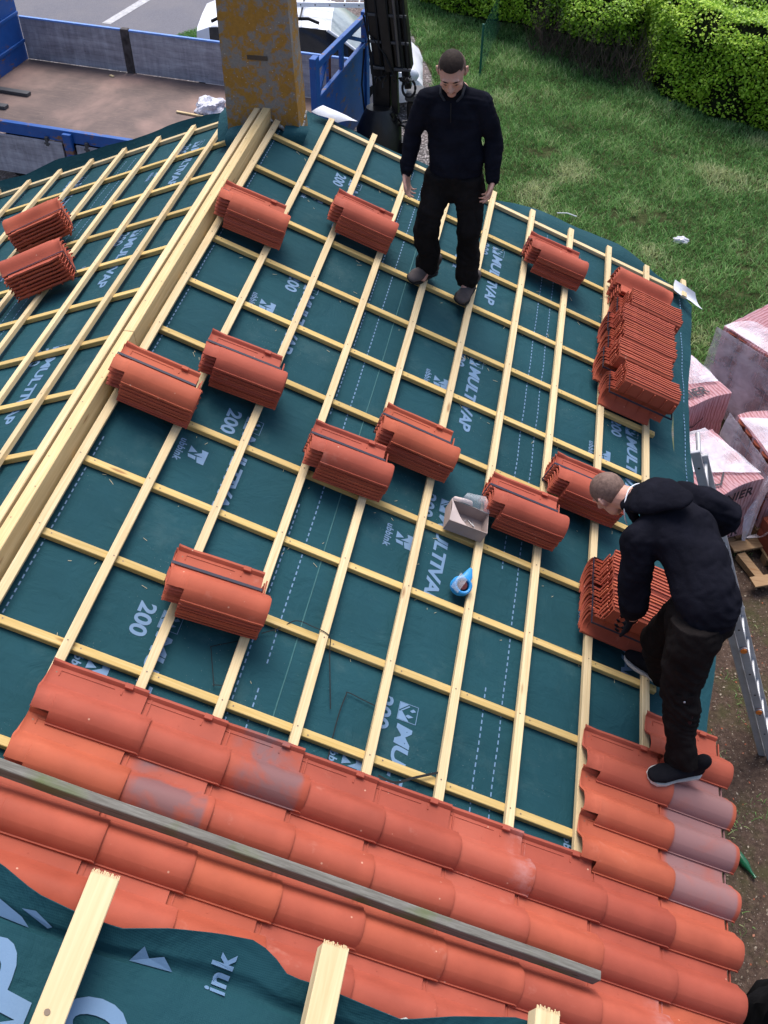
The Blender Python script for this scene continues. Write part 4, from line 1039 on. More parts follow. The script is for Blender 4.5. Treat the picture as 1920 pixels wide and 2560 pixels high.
tube(bm, [(-.84, 6.85, -2.2), (-.87, 6.8, -2.7), (-.82, 6.8, -3.2), (-.9, 6.8, -3.5)], .013, 6)
R_ = [( -.155 + .095 * math.sin(a), 6.72, -2.66 - .13 * math.cos(a)) for a in np.linspace(-2.6, 2.6, 20)]
tube(bm, R_, .017, 8); tube(bm, [(x - .012, y + .03, z - .015) for x, y, z in R_], .014, 8)
obj('hydraulic_hoses', bm, M_rub, crane)
bm = bmesh.new()
for i in range(26):
    p = Vector((rt2.uniform(-.66, -.12), 6.68 + rt2.uniform(-.03, .05), -2.52 + rt2.uniform(-.06, .05))); tube(bm, [p, p + Vector((rt2.uniform(-.04, .04), rt2.uniform(-.03, .03), rt2.uniform(-.08, .0)))], rt2.uniform(.008, .018), 6)
for i in range(16):
    p = Vector((rt2.uniform(-.45, -.05), 6.7 + rt2.uniform(-.1, .1), rt2.uniform(-3.5, -3.0))); bar(bm, p, p + Vector((rt2.uniform(-.1, .1), rt2.uniform(-.05, .05), rt2.uniform(-.2, .1))), .03, .03)
obj('valve_block', bm, M_black, crane)
M_hi = m_flat('steel_highlight', (0.10, 0.10, 0.105), 0.35, 0.5, 0.6)  # lighter tone for the rod, added as a highlight line on the black crane
bm = bmesh.new(); tube(bm, [(-.30, 6.70, -2.35), (-.44, 6.66, -1.0)], .022, 10); obj('piston_rod', bm, M_hi, crane)
bm = bmesh.new()
for i in range(5):
    z = -2.42 + .36 * i; x = -.42 - (z + 2.45) * .115; box(bm, (x - .30, 6.70, z), (x + .29, 6.735, z + .035), bev=.004)
obj('boom_bracket', bm, M_dgrey, crane)  # paler brackets added as highlight lines across the dark boom
bm = bmesh.new(); bar(bm, (-.26, 6.9, -2.35), (-.20, 6.95, -2.75), .10, .10, (0, 1, 0), bev=.01); bar(bm, (-.2, 6.72, -2.52), (-.14, 6.72, -2.56), .12, .06, bev=.008); obj('boom_knuckle', bm, M_black, crane)
bm = bmesh.new(); box(bm, (-.24, 6.85, -2.93), (.03, 7.2, -2.80), bev=.03); obj('operator_seat', bm, M_dgrey, crane)
bm = bmesh.new(); box(bm, (-.22, 6.95, -3.35), (.02, 7.2, -2.96), bev=.02)
tube(bm, [(-.12 + .17 * math.cos(a), 6.78 + .1 * math.sin(a), -3.22) for a in np.linspace(0, 2 * PI, 22)], .018, 7, cap=False); tube(bm, [(-.1, 6.8, -3.22), (-.22, 6.6, -3.7)], .03, 8); tube(bm, [(-.02, 6.75, -3.2), (-.14, 6.5, -3.75)], .02, 8)
obj('control_stand', bm, M_black, crane)
# things lying on the bed
for i, (x, y, L_, lab) in enumerate(((-.0, -1.27, .84, 'long dark steel profile lying on the truck bed, the far one'), (.05, -1.79, .72, 'dark steel profile lying on the truck bed, the near one'))):
    bm = bmesh.new(); box(bm, (x, y - .055, .004), (x + L_, y + .055, .055), TM @ Matrix.Rotation(-.02, 4, 'Z'), bev=.004); tag(obj('steel_profile', bm, M_dgrey), lab, 'steel profile')
bm = bmesh.new(); bar(bm, TM @ Vector((3.30, -1.13, .02)), TM @ Vector((3.85, -1.17, .02)), .035, .02); tag(obj('wooden_lath', bm, M_pale), 'short pale wooden lath lying on the truck bed', 'lath')
bm = bmesh.new(); bar(bm, TM @ Vector((1.66, -.20, .012)), TM @ Vector((1.74, -.24, .012)), .04, .015); tag(obj('wood_offcut', bm, M_pale), 'small white wood offcut on the truck bed near the far sideboard', 'offcut')
def crumple(c, r, seed, n=3, amp=.35):
    bm = bmesh.new(); bmesh.ops.create_icosphere(bm, subdivisions=4, radius=1)
    for v in bm.verts:
        d = v.co.normalized(); f = 1 + amp * noise.noise(d * 2.1 + Vector((seed, 0, 0))) + amp * .6 * abs(noise.noise(d * 5 + Vector((seed, 3, 0))))
        v.co = Vector((d.x * r[0], d.y * r[1], max(-.35, d.z) * r[2])) * f + Vector(c)
    return bm
M_film_w = NT('white_crumpled_film', 0.3, 0.5); M_film_w.col(M_film_w.ramp(M_film_w.noise(M_film_w.map(1), 14, 5, .7, .6), [(.35, (.42, .42, .50)), (.6, (.74, .74, .82))])); M_film_w.bump(M_film_w.noise(M_film_w.map(1), 18, 5, .7, 1.2), .9, .02); M_film_w = M_film_w.m
cp = TM @ Vector((3.78, -.92, .05)); tag(obj('plastic_film', crumple(cp, (.22, .18, .13), 2, amp=.5), M_film_w), 'crumpled white plastic film heaped on the truck bed beside the chimney', 'plastic film')

# ------------------------------------------------------------------ CAR
cx, cy = Vector((.987, .159, 0)), Vector((-.159, .987, 0)); CO = Vector((-4.20, 8.90, G))
CM = Matrix(((cx.x, cy.x, 0, CO.x), (cx.y, cy.y, 0, CO.y), (0, 0, 1, CO.z), (0, 0, 0, 1))) @ Matrix.Diagonal((0.885, 1, 1, 1))
car = empty('parked_car', CM @ Vector((2.2, .88, 0)), 'white family car with roof rack parked beyond the truck', 'car')
def loft(secs, mat_fn=None):
    """secs: list of (x, [(y, z) ...]) closed rings of equal length"""
    bm = bmesh.new(); R__ = [[bm.verts.new((x, y, z)) for y, z in ring] for x, ring in secs]
    for i, (A, B) in enumerate(zip(R__, R__[1:])):
        n = len(A)
        for k in range(n):
            f = bm.faces.new((A[k], B[k], B[(k + 1) % n], A[(k + 1) % n]))
            if mat_fn: f.material_index = mat_fn(i, k)
    bm.faces.new(R__[0]); bm.faces.new(R__[-1][::-1]); return bm
def ring(w0, zb, zt_, inset=0.0, zr=None, win=0.0):
    W = 1.76; a = (W - w0) / 2; b_ = W - a
    pts = [(a + .06, zb), (a, zb + .15), (a - .0, (zb + zt_) / 2), (a + .03, zt_)]
    if zr is None: zr = zt_ + .02; win = w0 * .5 - .2
    pts += [(a + win * .5 + .03, (zt_ + zr) / 2), (a + win, zr - .04), (a + win + .12, zr), (W / 2, zr + .015)]
    return pts + [(W - y, z) for y, z in pts[-2::-1]]
secs = [(0.0, ring(1.50, .35, .85, 0, 1.20, .18)), (0.05, ring(1.68, .28, .92, 0, 1.42, .19)), (.30, ring(1.76, .25, .95, 0, 1.50, .20)), (1.2, ring(1.76, .22, .94, 0, 1.53, .19)),
        (2.1, ring(1.76, .22, .93, 0, 1.52, .19)), (2.62, ring(1.76, .22, .92, 0, 1.47, .20)), (3.02, ring(1.76, .22, .93, 0, 1.23, .16)), (3.40, ring(1.75, .22, .93, 0, .985, .12)),
        (3.7, ring(1.74, .25, .88, 0, .93, .2)), (4.1, ring(1.68, .28, .76, 0, .82, .25)), (4.32, ring(1.50, .30, .62, 0, .66, .3)), (4.40, ring(1.3, .35, .5, 0, .54, .3))]
def cm(i, k):
    n = 15
    if 2 <= i <= 6 and k in (3, 4, 10 - 0, 11 - 1, 10, 11) and k in (3, 4, 10, 11): return 1 if i < 7 else 0
    if 5 <= i <= 6 and 4 < k < 10: return 2
    if i <= 1 and 4 < k < 10: return 0
    return 0
M_glassd = m_flat('dark_car_glass', (0.012, 0.013, 0.016), 0.08, 0.6, var=.1); M_glassw = m_flat('windscreen_glass', (0.26, 0.31, 0.33), 0.12, 0.8, var=.12)
bm = loft(secs, cm); obj('body', bm, [M_white, M_glassd, M_glassw], car, CM, sharp=30)
for nm, pts in (('window_pillar', [(2.56, .10, 1.475), (2.9, .12, 1.27), (3.28, .105, 1.02), (3.45, .09, .95)]), ('window_pillar', [(1.35, .02, .94), (1.35, .09, 1.2), (1.35, .19, 1.5)]), ('roof_rail', [(.35, .24, 1.54), (.5, .24, 1.60), (2.2, .24, 1.60), (2.4, .24, 1.53)]), ('roof_rail', [(.35, 1.52, 1.54), (.5, 1.52, 1.60), (2.2, 1.52, 1.60), (2.4, 1.52, 1.53)])):
    bm = bmesh.new(); tube(bm, pts, .028, 8); obj(nm, bm, M_white if 'pillar' in nm else M_rub, car, CM)
for x in (.7, 1.15, 1.6, 2.05): 
    bm = bmesh.new(); bar(bm, (x, .2, 1.63), (x, 1.56, 1.63), .03, .02); obj('rack_bar', bm, M_black, car, CM)
bm = bmesh.new(); ell(bm, (4.10, .16, .72), (.22, .10, .13)); obj('headlight', bm, m_flat('headlight_glass', (.55, .58, .64), .15, .6), car, CM)
bm = bmesh.new(); box(bm, (.015, -.004, .5), (.14, .06, 1.3), bev=.02); obj('rear_pillar_trim', bm, M_rub, car, CM)
for x in (.85, 3.55):
    for y in (.08, 1.68):
        bm = bmesh.new(); tube(bm, [(x, y - .1, .32), (x, y + .1, .32)], .32, 24); t_ = obj('wheel', bm, M_rub, car, CM)
        bm = bmesh.new(); tube(bm, [(x, y - .11, .32), (x, y + .11, .32)], .2, 18); obj('rim', bm, M_alu, t_, CM)
rl = empty('aluminium_ladder', CM @ Vector((2, 1.1, 1.68)), 'white aluminium ladder tied on the roof rack of the white car', 'ladder')
for y in (.62, .98):
    bm = bmesh.new(); box(bm, (.5, y, 1.65), (3.35, y + .03, 1.73), bev=.003)
    for i in range(10): disc(bm, Vector((.62 + i * .28, y - .001, 1.69)), Vector((1, 0, 0)), Vector((0, 0, 1)), .014, 8, 1)
    obj('rail', bm, [M_white, M_black], rl, CM)
for i in range(10):
    bm = bmesh.new(); tube(bm, [(.62 + i * .28, .64, 1.69), (.62 + i * .28, .99, 1.69)], .014, 8); obj('rung', bm, M_white, rl, CM)

# ------------------------------------------------------------------ PALLETS of wrapped tiles
def m_pinkfilm():
    k = NT('pink_printed_film', 0.3, 0.5); v = k.map(1)
    x = k.xyz(k.tc.outputs['Object'])
    wv = k.wave(k.map((1, 1, 1)), 8.0, 3.5, 1.0, 'X')
    c = k.mix(k.ramp(wv, [(.35, 0.0), (.75, 1.0)]), (0.44, 0.20, 0.21), (0.62, 0.39, 0.42))
    n = k.noise(v, 3, 5, .6); c = k.mix(k.ramp(n, [(.45, 0.0), (.75, .6)]), c, (.58, .40, .45))
    k.col(c); k.bump(k.noise(v, 12, 4), .5, .01); return k.m
M_pink = m_pinkfilm(); M_wfilm = NT('white_translucent_film', .22, .5)
_k = M_wfilm; _k.col(_k.ramp(_k.noise(_k.map(1), 9, 5, .7, 1.2), [(.35, (.66, .63, .72)), (.65, (.78, .76, .85))])); _k.L.new(_k.ramp(_k.noise(_k.map(1), 3.5, 3, .5, .5), [(.35, .16), (.65, .58)]), _k.b.inputs['Alpha']); _k.bump(_k.noise(_k.map(1), 7, 4, .6, 1.0), .6, .03); M_wfilm = _k.m
M_ink = m_flat('dark_print', (0.03, 0.025, 0.035), .6, .3)
M_clayd = m_clay('terracotta_pallet', 0, 0.5)
T_MO = fit(textpolys('MONIER', 1, 0.03, 0.0, 1.05), 0.60, 0.125)
def zig(w=.30, h=.12):
    t = .022; c = [(0, h * .15), (w * .12, h * .75), (w * .38, h * .25), (w * .62, h * .1), (w * .8, h * .55), (w, h)]
    out = []
    for (a, b_), (c2, d_) in zip(c, c[1:]): out.append([(a, b_ - t / 2), (c2, d_ - t / 2), (c2, d_ + t / 2), (a, b_ + t / 2)])
    return shape(*out)
def pallet(label, FR, ex, ey, Lx, Ly, H, film='white', faces=True, texts=(), z0=G):
    """FR: corner; ex, ey unit vectors; local x along ex, y along ey"""
    ex = Vector((*ex, 0)).normalized(); ey = Vector((-ex.y, ex.x, 0)) if ey is None else Vector((*ey, 0)).normalized()
    M = Matrix(((ex.x, ey.x, 0, FR[0]), (ex.y, ey.y, 0, FR[1]), (0, 0, 1, z0), (0, 0, 0, 1)))
    root = empty('tile_pallet', M @ Vector((Lx / 2, Ly / 2, 0)), label, 'pallet', 'film wrapped pallets of tiles')
    bm = bmesh.new()
    for i in range(5): a = i * (Lx - .1) / 4; box(bm, (a, 0, .10), (a + .1, Ly, .12))
    for y in (0, Ly / 2 - .05, Ly - .1): box(bm, (0, y, .0), (Lx, y + .1, .095))
    obj('pallet_base', bm, M_pallet, root, M, smooth=False)
    # rows of tiles on edge, seen as a ridged block
    bm = bmesh.new(); nx = 42; zb, zt_ = .125, H
    prof_ = []
    for i in range(nx * 2 + 1):
        x = .02 + (Lx - .04) * i / (nx * 2); prof_.append((x, .010 if i % 2 else 0.0))
    ny = 16; top = []
    for j in range(ny + 1):
        y = .02 + (Ly - .04) * j / ny; gap = -.012 if j % 5 == 0 and 0 < j < ny else 0
        top.append([bm.verts.new((x, y + .02 * math.sin(x * 9), zt_ - d * 1.2 + gap + .006 * noise.noise(Vector((x * 5, y * 5, 0))))) for x, d in prof_])
    for A, B in zip(top, top[1:]):
        for i in range(len(A) - 1): bm.faces.new((A[i], A[i + 1], B[i + 1], B[i]))
    # walls
    def wall(rowtop, sgn, along_x):
        nz = 10; rows = [rowtop]
        for q in range(1, nz + 1):
            z = zt_ - (zt_ - zb) * q / nz; step = -.012 if q % 5 == 0 and q < nz else 0
            r_ = []
            for i, v in enumerate(rowtop):
                d = (.010 if i % 2 else 0) if along_x else .006 * noise.noise(Vector((v.co.y * 6, z * 6, 1)))
                r_.append(bm.verts.new((v.co.x + (0 if along_x else -sgn * (d - step)), v.co.y + (sgn * -(d) + step * -sgn * -1 if along_x else 0), z)))
            rows.append(r_)
        for A, B in zip(rows, rows[1:]):
            for i in range(len(A) - 1): bm.faces.new((A[i], B[i], B[i + 1], A[i + 1]))
    wall(top[0], -1, True); wall(top[-1], 1, True); wall([r[0] for r in top], -1, False); wall([r[-1] for r in top], 1, False)
    bmesh.ops.recalc_face_normals(bm, faces=bm.faces)
    obj('wrapped_tiles', bm, M_pink if faces else M_clayd, root, M, sharp=40)
    bt = bmesh.new()
    for kind, vf, org, dx, dy in texts:
        O_, DX, DY = Vector(org), Vector(dx), Vector(dy)
        put(bt, vf, lambda p: O_ + DX * p.x + DY * p.y)
    if texts:
        bmesh.ops.recalc_face_normals(bt, faces=bt.faces); obj('printed_lettering', bt, M_ink, root, M, smooth=False)
    else: bt.free()
    return root, M
def film_sheet(root, M, pts, lift=.02):
    patch([M @ Vector(p) for p in pts], 'loose_film', [M_wfilm, M_wfilm], root, .002, lift, 16)
# front pallet (below the eave, beside the ladder)
exA = (0.813, 0.582)
r1, m1 = pallet('nearest film wrapped pallet of tiles right beside the ladder', (4.568 - 1.1 * .813, .163 - 1.1 * .582), exA, None, 1.1, .86, .95, texts=(
    ('t', T_MO, (.36, -.012, .80), (1.0, 0, 0), (0, 0, 1.0)), ('z', zig(), (.40, -.012, .62), (1, 0, 0), (0, 0, .5)), ('z', zig(), (.40, .10, .967), (1.2, 0, 0), (0, 1.2, 0)), ('t', T_MO, (.20, .46, .967), (1, 0, 0), (0, 1, 0)),
    ('t', T_MO, (.36, -.012, .22), (1.0, 0, 0), (0, 0, 1.0)), ('z', zig(), (.44, -.012, .38), (1, 0, 0), (0, 0, .5))))
film_sheet(r1, m1, [(.42, .40, .975), (1.09, .08, .972), (1.00, .86, .975), (.66, .88, .98)]); film_sheet(r1, m1, [(.95, -.02, .5), (1.13, -.02, .95), (1.13, .02, .95), (1.02, -.10, .02)])
r2, m2 = pallet('wrapped tile pallet behind the nearest one, half hidden by the underlay edge', (4.33 - 1.1 * .83, 1.482 - 1.1 * .557), (0.83, 0.557), None, 1.1, .86, .95, texts=(
    ('t', T_MO, (.26, .10, .967), (1.0, 0, 0), (0, 1, 0)), ('z', zig(), (.42, .28, .967), (1.2, 0, 0), (0, 1.2, 0)), ('t', T_MO, (.26, -.012, .40), (1.0, 0, 0), (0, 0, 1.0)), ('z', zig(), (.45, -.012, .62), (1, 0, 0), (0, 0, .9))))
film_sheet(r2, m2, [(.30, .40, .98), (1.05, .22, .975), (1.0, .84, .99), (.45, .90, 1.03)], .03)
ex3 = (0.917, 0.40)
r3, m3 = pallet('wrapped tile pallet at the right edge, white film over its dark end', (4.70, .26), ex3, None, 1.1, .95, .95, texts=(('t', T_MO, (.5, .75, .967), (1, 0, 0), (0, 1, 0)),))
film_sheet(r3, m3, [(.0, .0, .98), (.8, .0, .98), (.8, .62, .99), (.0, .86, .97)], .03)
ex4 = (0.69, 0.725)
r4, m4 = pallet('farthest wrapped tile pallet, dark red tiles showing through its side', (4.20, 2.47), (0.725, -0.69), None, 1.0, 1.1, 1.12, texts=(
    ('t', T_MO, (.72, .98, 1.137), (-1.0, -.0, 0), (0, -1, 0)), ('z', zig(), (.62, .80, 1.137), (-1.3, 0, 0), (0, -1.3, 0))))
film_sheet(r4, m4, [(.02, .02, 1.14), (1.0, .02, 1.14), (1.0, .42, 1.15), (.2, .36, 1.15)], .03)
def open_side(root, M, Lx, H, axis):
    """tile barrels and the black straps seen on an unprinted side; axis 'x': the side y=0, axis 'y': the side x=0"""
    bm = bmesh.new(); bs = bmesh.new(); rr = random.Random(5)
    q = (lambda a, z, d: (a, .045 - d, z)) if axis == 'x' else (lambda a, z, d: (.045 - d, a, z))
    n = 5
    for r_ in range(2):
        for i in range(n):
            a = .06 + (Lx - .12) * (i + .5) / n + rr.uniform(-.01, .01); zb = .13 + (H - .15) * r_ / 2; zt_ = zb + (H - .17) / 2
            pts = [q(a, zb + .01, .0), q(a, zb + .05, .012), q(a, zt_ - .03, .012), q(a, zt_ - .0, .0)]
            tube(bm, pts, [(.085 if axis == 'x' else .05, .05 if axis == 'x' else .085)] * 4 if False else .075, 14)
    for z in (.3, .62, .86): bar(bs, q(.0, z * H, .088), q(Lx, z * H, .088), .014, .004, (0, 0, 1))
    for f in (.28, .55, .8): bar(bs, q(Lx * f, .13, .090), q(Lx * f, H, .088), .014, .004, (1, 0, 0))
    obj('tile_ends', bm, M_clayd, root, M); obj('strap', bs, M_strap, root, M)
    film_sheet(root, M, [q(-.02, H + .01, .10), q(Lx + .02, H + .01, .10), q(Lx + .05, .10, .14), q(-.06, .10, .16)], .02)
open_side(r4, m4, 1.0, 1.12, 'x'); open_side(r3, m3, .95, .95, 'y')
# opened pallet with boards, at the right edge
r5, m5 = pallet('opened pallet with bare boards and a few tiles under torn film at the right edge', (4.86, -.34), (.93, .37), None, 1.1, .55, .42, faces=False)
bm = bmesh.new()
for (a, b_) in (((4.42, -.05), (5.2, .28)), ((4.60, -.50), (5.4, -.17))): bar(bm, (*a, G + .13), (*b_, G + .13), .13, .02)
bar(bm, (4.52, -.08, G + .06), (4.72, -.42, G + .06), .09, .08)
obj('board', bm, M_pallet, r5)
film_sheet(r5, m5, [(-.12, .55, .12), (.6, .56, .15), (.7, .3, .47), (.0, .35, .43)], .04)

# ------------------------------------------------------------------ LADDER at the eave
lad = empty('leaning_ladder', (4.63, -2.45, G), 'grey aluminium extension ladder with orange rung caps leaning on the eave', 'ladder')
LA, LB = Vector((3.235, 0, -0.965)), Vector((4.66, 0, G)); LD = (LB - LA).normalized(); LN = Vector((-LD.z, 0, LD.x)) * -1
for y in (-2.45, -2.07):
    bm = bmesh.new(); a, b_ = (LA if y < -2.2 else LA + LD * .38).copy(), LB.copy(); a.y = b_.y = y
    bar(bm, a, b_, .026, .062, LN, bev=.004)
    n_h = 13
    for i in range(n_h):
        p = a.lerp(b_, (i + .5) / n_h)
        for sg in (-1, 1): disc(bm, p + Vector((0, sg * .0137, 0)), LD, LN, .009, 8, 1)
    o = obj('rail', bm, [M_alu, M_black], lad)
for y in (-2.41, -2.11):
    bm = bmesh.new(); a, b_ = LA + LD * .9, LB + Vector((0, 0, 0)); off = LN * .07; a = a + off; b_ = b_ + off; a.y = b_.y = y
    bar(bm, a, b_, .024, .06, LN, bev=.004); obj('rail', bm, M_alu, lad)
nr = 13
for i in range(nr):
    p = LA.lerp(LB, (i + .6) / nr); bm = bmesh.new(); tube(bm, [Vector((p.x, -2.44, p.z)), Vector((p.x, -2.08, p.z))], .017, 10); r_ = obj('rung', bm, M_alu, lad)
for i, t in enumerate((.565, .79)):
    for y in (-2.475, -2.045):
        p = LA.lerp(LB, t); c0 = Vector((p.x, y, p.z)); bm = bmesh.new(); tube(bm, [c0 - Vector((0, .012, 0)), c0 + Vector((0, .012, 0))], .026, 16); q = obj('rung_cap', bm, M_org, lad)
        bm = bmesh.new(); tube(bm, [c0 - Vector((0, .004, 0)), c0 + Vector((0, .004, 0))], .036, 16); obj('rung_washer', bm, M_alu, lad)

# ------------------------------------------------------------------ bottle, scraps, sack
bt_ = empty('glass_bottle', (4.32, -3.43, G), 'green glass bottle lying on the soil below the eave', 'bottle')
k = NT('green_glass', .1, .6); k.col((0.01, 0.14, 0.06)); k.b.inputs['Transmission Weight'].default_value = .35
bm = bmesh.new(); d_ = Vector((.35, -.5, 0)).normalized(); o_ = Vector((4.27, -3.36, G + .036))
tube(bm, [o_, o_ + d_ * .005, o_ + d_ * .16, o_ + d_ * .20, o_ + d_ * .235, o_ + d_ * .28], [.028, .034, .034, .022, .013, .013], 16); obj('bottle_body', bm, k.m, bt_)
bm = bmesh.new(); tube(bm, [o_ + d_ * .275, o_ + d_ * .288], .015, 12); obj('bottle_lip', bm, k.m, bt_)
bm = bmesh.new(); tube(bm, [(2.2, 6.55, G + .10), (2.35, 6.52, G + .13), (2.5, 6.5, G + .10)], .008, 6)
tag(obj('plastic_strip', bm, M_under), 'short white strip lying in the middle of the lawn', 'strip')
tag(obj('plastic_scrap', crumple((4.05, 6.15, G + .07), (.10, .06, .05), 4), M_film_w), 'small pale blue plastic scrap lying on the grass at the right', 'scrap')
sack = crumple((4.36, -5.02, -3.65), (.30, .34, .85), 7, amp=.3)
tag(obj('black_cloth', sack, m_flat('black_cloth', (.008, .008, .010), .9, .1, bumps=(12, .5, .02), var=.4)), 'black cloth shape at the bottom right corner below the eave tiles', 'cloth')

# ------------------------------------------------------------------ PEOPLE
def remesh(bm, voxel, name, smooth=6, disp=None):
    me = mesh_from(bm, name, 180)
    me = evalmesh(me, [('REMESH', dict(mode='VOXEL', voxel_size=voxel, use_smooth_shade=True)), ('SMOOTH', dict(factor=0.5, iterations=smooth))], name)
    if disp:
        me.update(); ns = [v.normal.copy() for v in me.vertices]
        for v, n in zip(me.vertices, ns):
            d = disp(v.co); v.co += n * d
    me.polygons.foreach_set('use_smooth', [True] * len(me.polygons)); me.update()
    return me
V3 = lambda *a: Vector(a)
def hand(bm, wrist, d, n, thumb, curl=(0.35, 0.45, 0.5, 0.6), scale=1.0, spread=0.10, tcurl=0.3):
    """d: towards the fingertips, n: out of the palm (fingers bend this way), thumb: side of the thumb"""
    d = Vector(d).normalized(); n = Vector(n); n = (n - d * n.dot(d)).normalized(); t = Vector(thumb); t = (t - d * t.dot(d) - n * t.dot(n)).normalized()
    s = scale
    # palm
    tube(bm, [wrist - d * .03 * s, wrist + d * .012 * s, wrist + d * .045 * s, wrist + d * .085 * s], [(.027 * s, .021 * s), (.029 * s, .019 * s), (.041 * s, .016 * s), (.042 * s, .013 * s)], 14, up=n, ball=True)
    for i, (off, L) in enumerate(((.031, .074), (.0105, .082), (-.0105, .077), (-.031, .062))):
        p = wrist + d * (.080 - .004 * abs(i - 1)) * s + t * off * s; ang = 0.0; c = curl[i]; dd = (d + t * spread * (off / .031)).normalized()
        pts = [p - dd * .02 * s, p]; r = [.0092 * s, .0092 * s]
        for k, f in enumerate((.45, .30, .25)):
            ang += c * (0.8 if k == 0 else 1.15); dr = dd * math.cos(ang) + n * math.sin(ang); p = p + dr * (L * f * s); pts.append(p); r.append((.0086, .0079, .0066)[k] * s)
        tube(bm, pts, r, 8, up=n, ball=True)
    p = wrist + d * .022 * s + t * .026 * s; dr = (d * .75 + t * .65 + n * .25).normalized(); pts = [p - dr * .012 * s, p, p + dr * .036 * s]
    q = pts[-1]; dr2 = (dr + d * tcurl + n * .25 - t * .15).normalized(); pts.append(q + dr2 * .030 * s); dr3 = (dr2 + d * tcurl + n * .15).normalized(); pts.append(pts[-1] + dr3 * .022 * s)
    tube(bm, pts, [.016 * s, .0145 * s, .0118 * s, .0102 * s, .0078 * s], 8, up=n, ball=True)
def head(bm, c, f, up, s=1.0):
    """c head centre, f face direction, up crown direction; returns local frame function"""
    f = Vector(f).normalized(); up = Vector(up); up = (up - f * up.dot(f)).normalized(); x = f.cross(up)   # x: the person's right when looked along f? used symmetrically
    R3 = Matrix((x, f, up)).transposed()
    L = lambda a, b, c_: c + R3 @ Vector((a * s, b * s, c_ * s))
    E_ = lambda p, r, n=18, m=12: ell(bm, L(*p), tuple(k * s for k in r), R3, n, m)
    E_((0, -.012, .028), (.076, .093, .084), 24, 16)          # skull
    E_((0, .022, .010), (.068, .068, .080), 20, 14)           # forehead and face mass
    E_((0, .040, -.045), (.054, .050, .062), 20, 14)          # jaw
    E_((0, .066, -.092), (.027, .022, .020))                  # chin
    E_((.044, .020, -.060), (.018, .040, .035)); E_((-.044, .020, -.060), (.018, .040, .035))
    E_((.042, .066, -.012), (.022, .016, .016)); E_((-.042, .066, -.012), (.022, .016, .016))     # cheekbones
    E_((0, .078, .030), (.052, .013, .013))                   # brow ridge
    tube(bm, [L(0, .080, .022), L(0, .096, -.008), L(0, .106, -.026)], [.009 * s, .011 * s, .014 * s], 8, ball=True)
    E_((.012, .092, -.030), (.009, .010, .008)); E_((-.012, .092, -.030), (.009, .010, .008))
    E_((0, .082, -.053), (.022, .010, .006)); E_((0, .080, -.063), (.019, .010, .007))            # lips
    for sg in (1, -1):
        E_((sg * .030, .074, .008), (.015, .010, .009))       # closed eyelids
        tube(bm, [L(sg * .074, -.006, .030), L(sg * .088, -.022, .026), L(sg * .088, -.020, .0), L(sg * .074, -.002, -.022)], [.006 * s, .0075 * s, .007 * s, .006 * s], 7, ball=True)
        E_((sg * .076, -.008, .005), (.008, .014, .022))
    return L, R3
def m_skin(name, stubble=False):
    k = NT(name, 0.5, 0.35); v = k.map(1)
    n = k.noise(v, 30, 4, .6); n2 = k.noise(v, 7, 3)
    c = k.mix(n, (0.46, 0.25, 0.19), (0.60, 0.36, 0.28)); c = k.mix(k.ramp(n2, [(.4, 0.0), (.75, .45)]), c, (0.50, 0.19, 0.15))
    k.b.inputs['Subsurface Weight'].default_value = .08; k.b.inputs['Subsurface Radius'].default_value = (.02, .008, .004)
    k.col(c); k.bump(n, .15, .002); return k.m
M_skin = m_skin('skin')
def m_cloth(name, c, scale=220, fold=.6, rough=.95):
    k = NT(name, rough, .04); 
    n = k.noise(k.map(1), 6, 5, .6); w = k.noise(k.map(1), scale, 2)
    k.col(k.mix(k.ramp(n, [(.35, 0.0), (.7, 1.0)]), tuple(x * .75 for x in c), tuple(x * 1.35 for x in c)))
    n1 = k.bump(n, fold, .02); k.bump(w, .3, .002, n1); return k.m
M_knit = m_cloth('navy_knit', (.0085, .0095, .0155)); M_hood = m_cloth('dark_hoodie', (.0085, .0088, .0140)); M_trs = m_cloth('black_work_trousers', (.0115, .0105, .0110)); M_trs2 = m_cloth('faded_black_trousers', (.0125, .0105, .0105))
M_boot = m_cloth('grey_suede', (.085, .072, .070), 120, .4); M_shoe = m_cloth('black_mesh_shoe', (.011, .011, .014), 160, .4); M_sole = m_flat('shoe_sole', (.02, .02, .02), .8, .2); M_solew = m_flat('pale_sole_edge', (.52, .50, .48), .7, .2)
def m_hair(name, c, sc=90):
    k = NT(name, .75, .2); n = k.noise(k.map(1), sc, 4, .7); k.col(k.mix(k.ramp(n, [(.35, 0.0), (.7, 1.0)]), tuple(x * .72 for x in c), tuple(x * 1.3 for x in c))); k.bump(n, .5, .003); return k.m
M_hair = m_hair('dark_hair', (.022, .014, .011)); M_fade = m_hair('clipped_hair', (.115, .075, .062), 160); M_buzz = m_hair('buzzed_hair', (.165, .108, .090), 60)
def folds(amp, fr=(9, 9, 16), seed=0.0):
    def f(p):
        w_ = noise.noise(Vector((p.x * 4 + seed, p.y * 4, p.z * 4))); cr = abs(math.sin(p.z * 62 + 9 * w_ + 16 * (p.x + p.y))) ** 3 * max(0, w_ + .15)
        q = Vector((p.x * fr[0] + seed, p.y * fr[1], p.z * fr[2]))
        return amp * (noise.noise(q) + .6 * abs(noise.noise(q * 2.1)) - .2) + .55 * amp * cr
    return f
def limb(bm, a, b, c, ra, rb, rc, n=14, up=(0, 1, 0)):
    """a-b-c with two straight segments and extra points round the joint"""
    a, b, c = Vector(a), Vector(b), Vector(c)
    tube(bm, [a, a.lerp(b, .35), a.lerp(b, .8), b, b.lerp(c, .2), b.lerp(c, .55), c], [ra, ra * .98, (ra * .35 + rb * .65), rb, rb * 1.02, (rb * .6 + rc * .4), rc], n, up=up, ball=True)
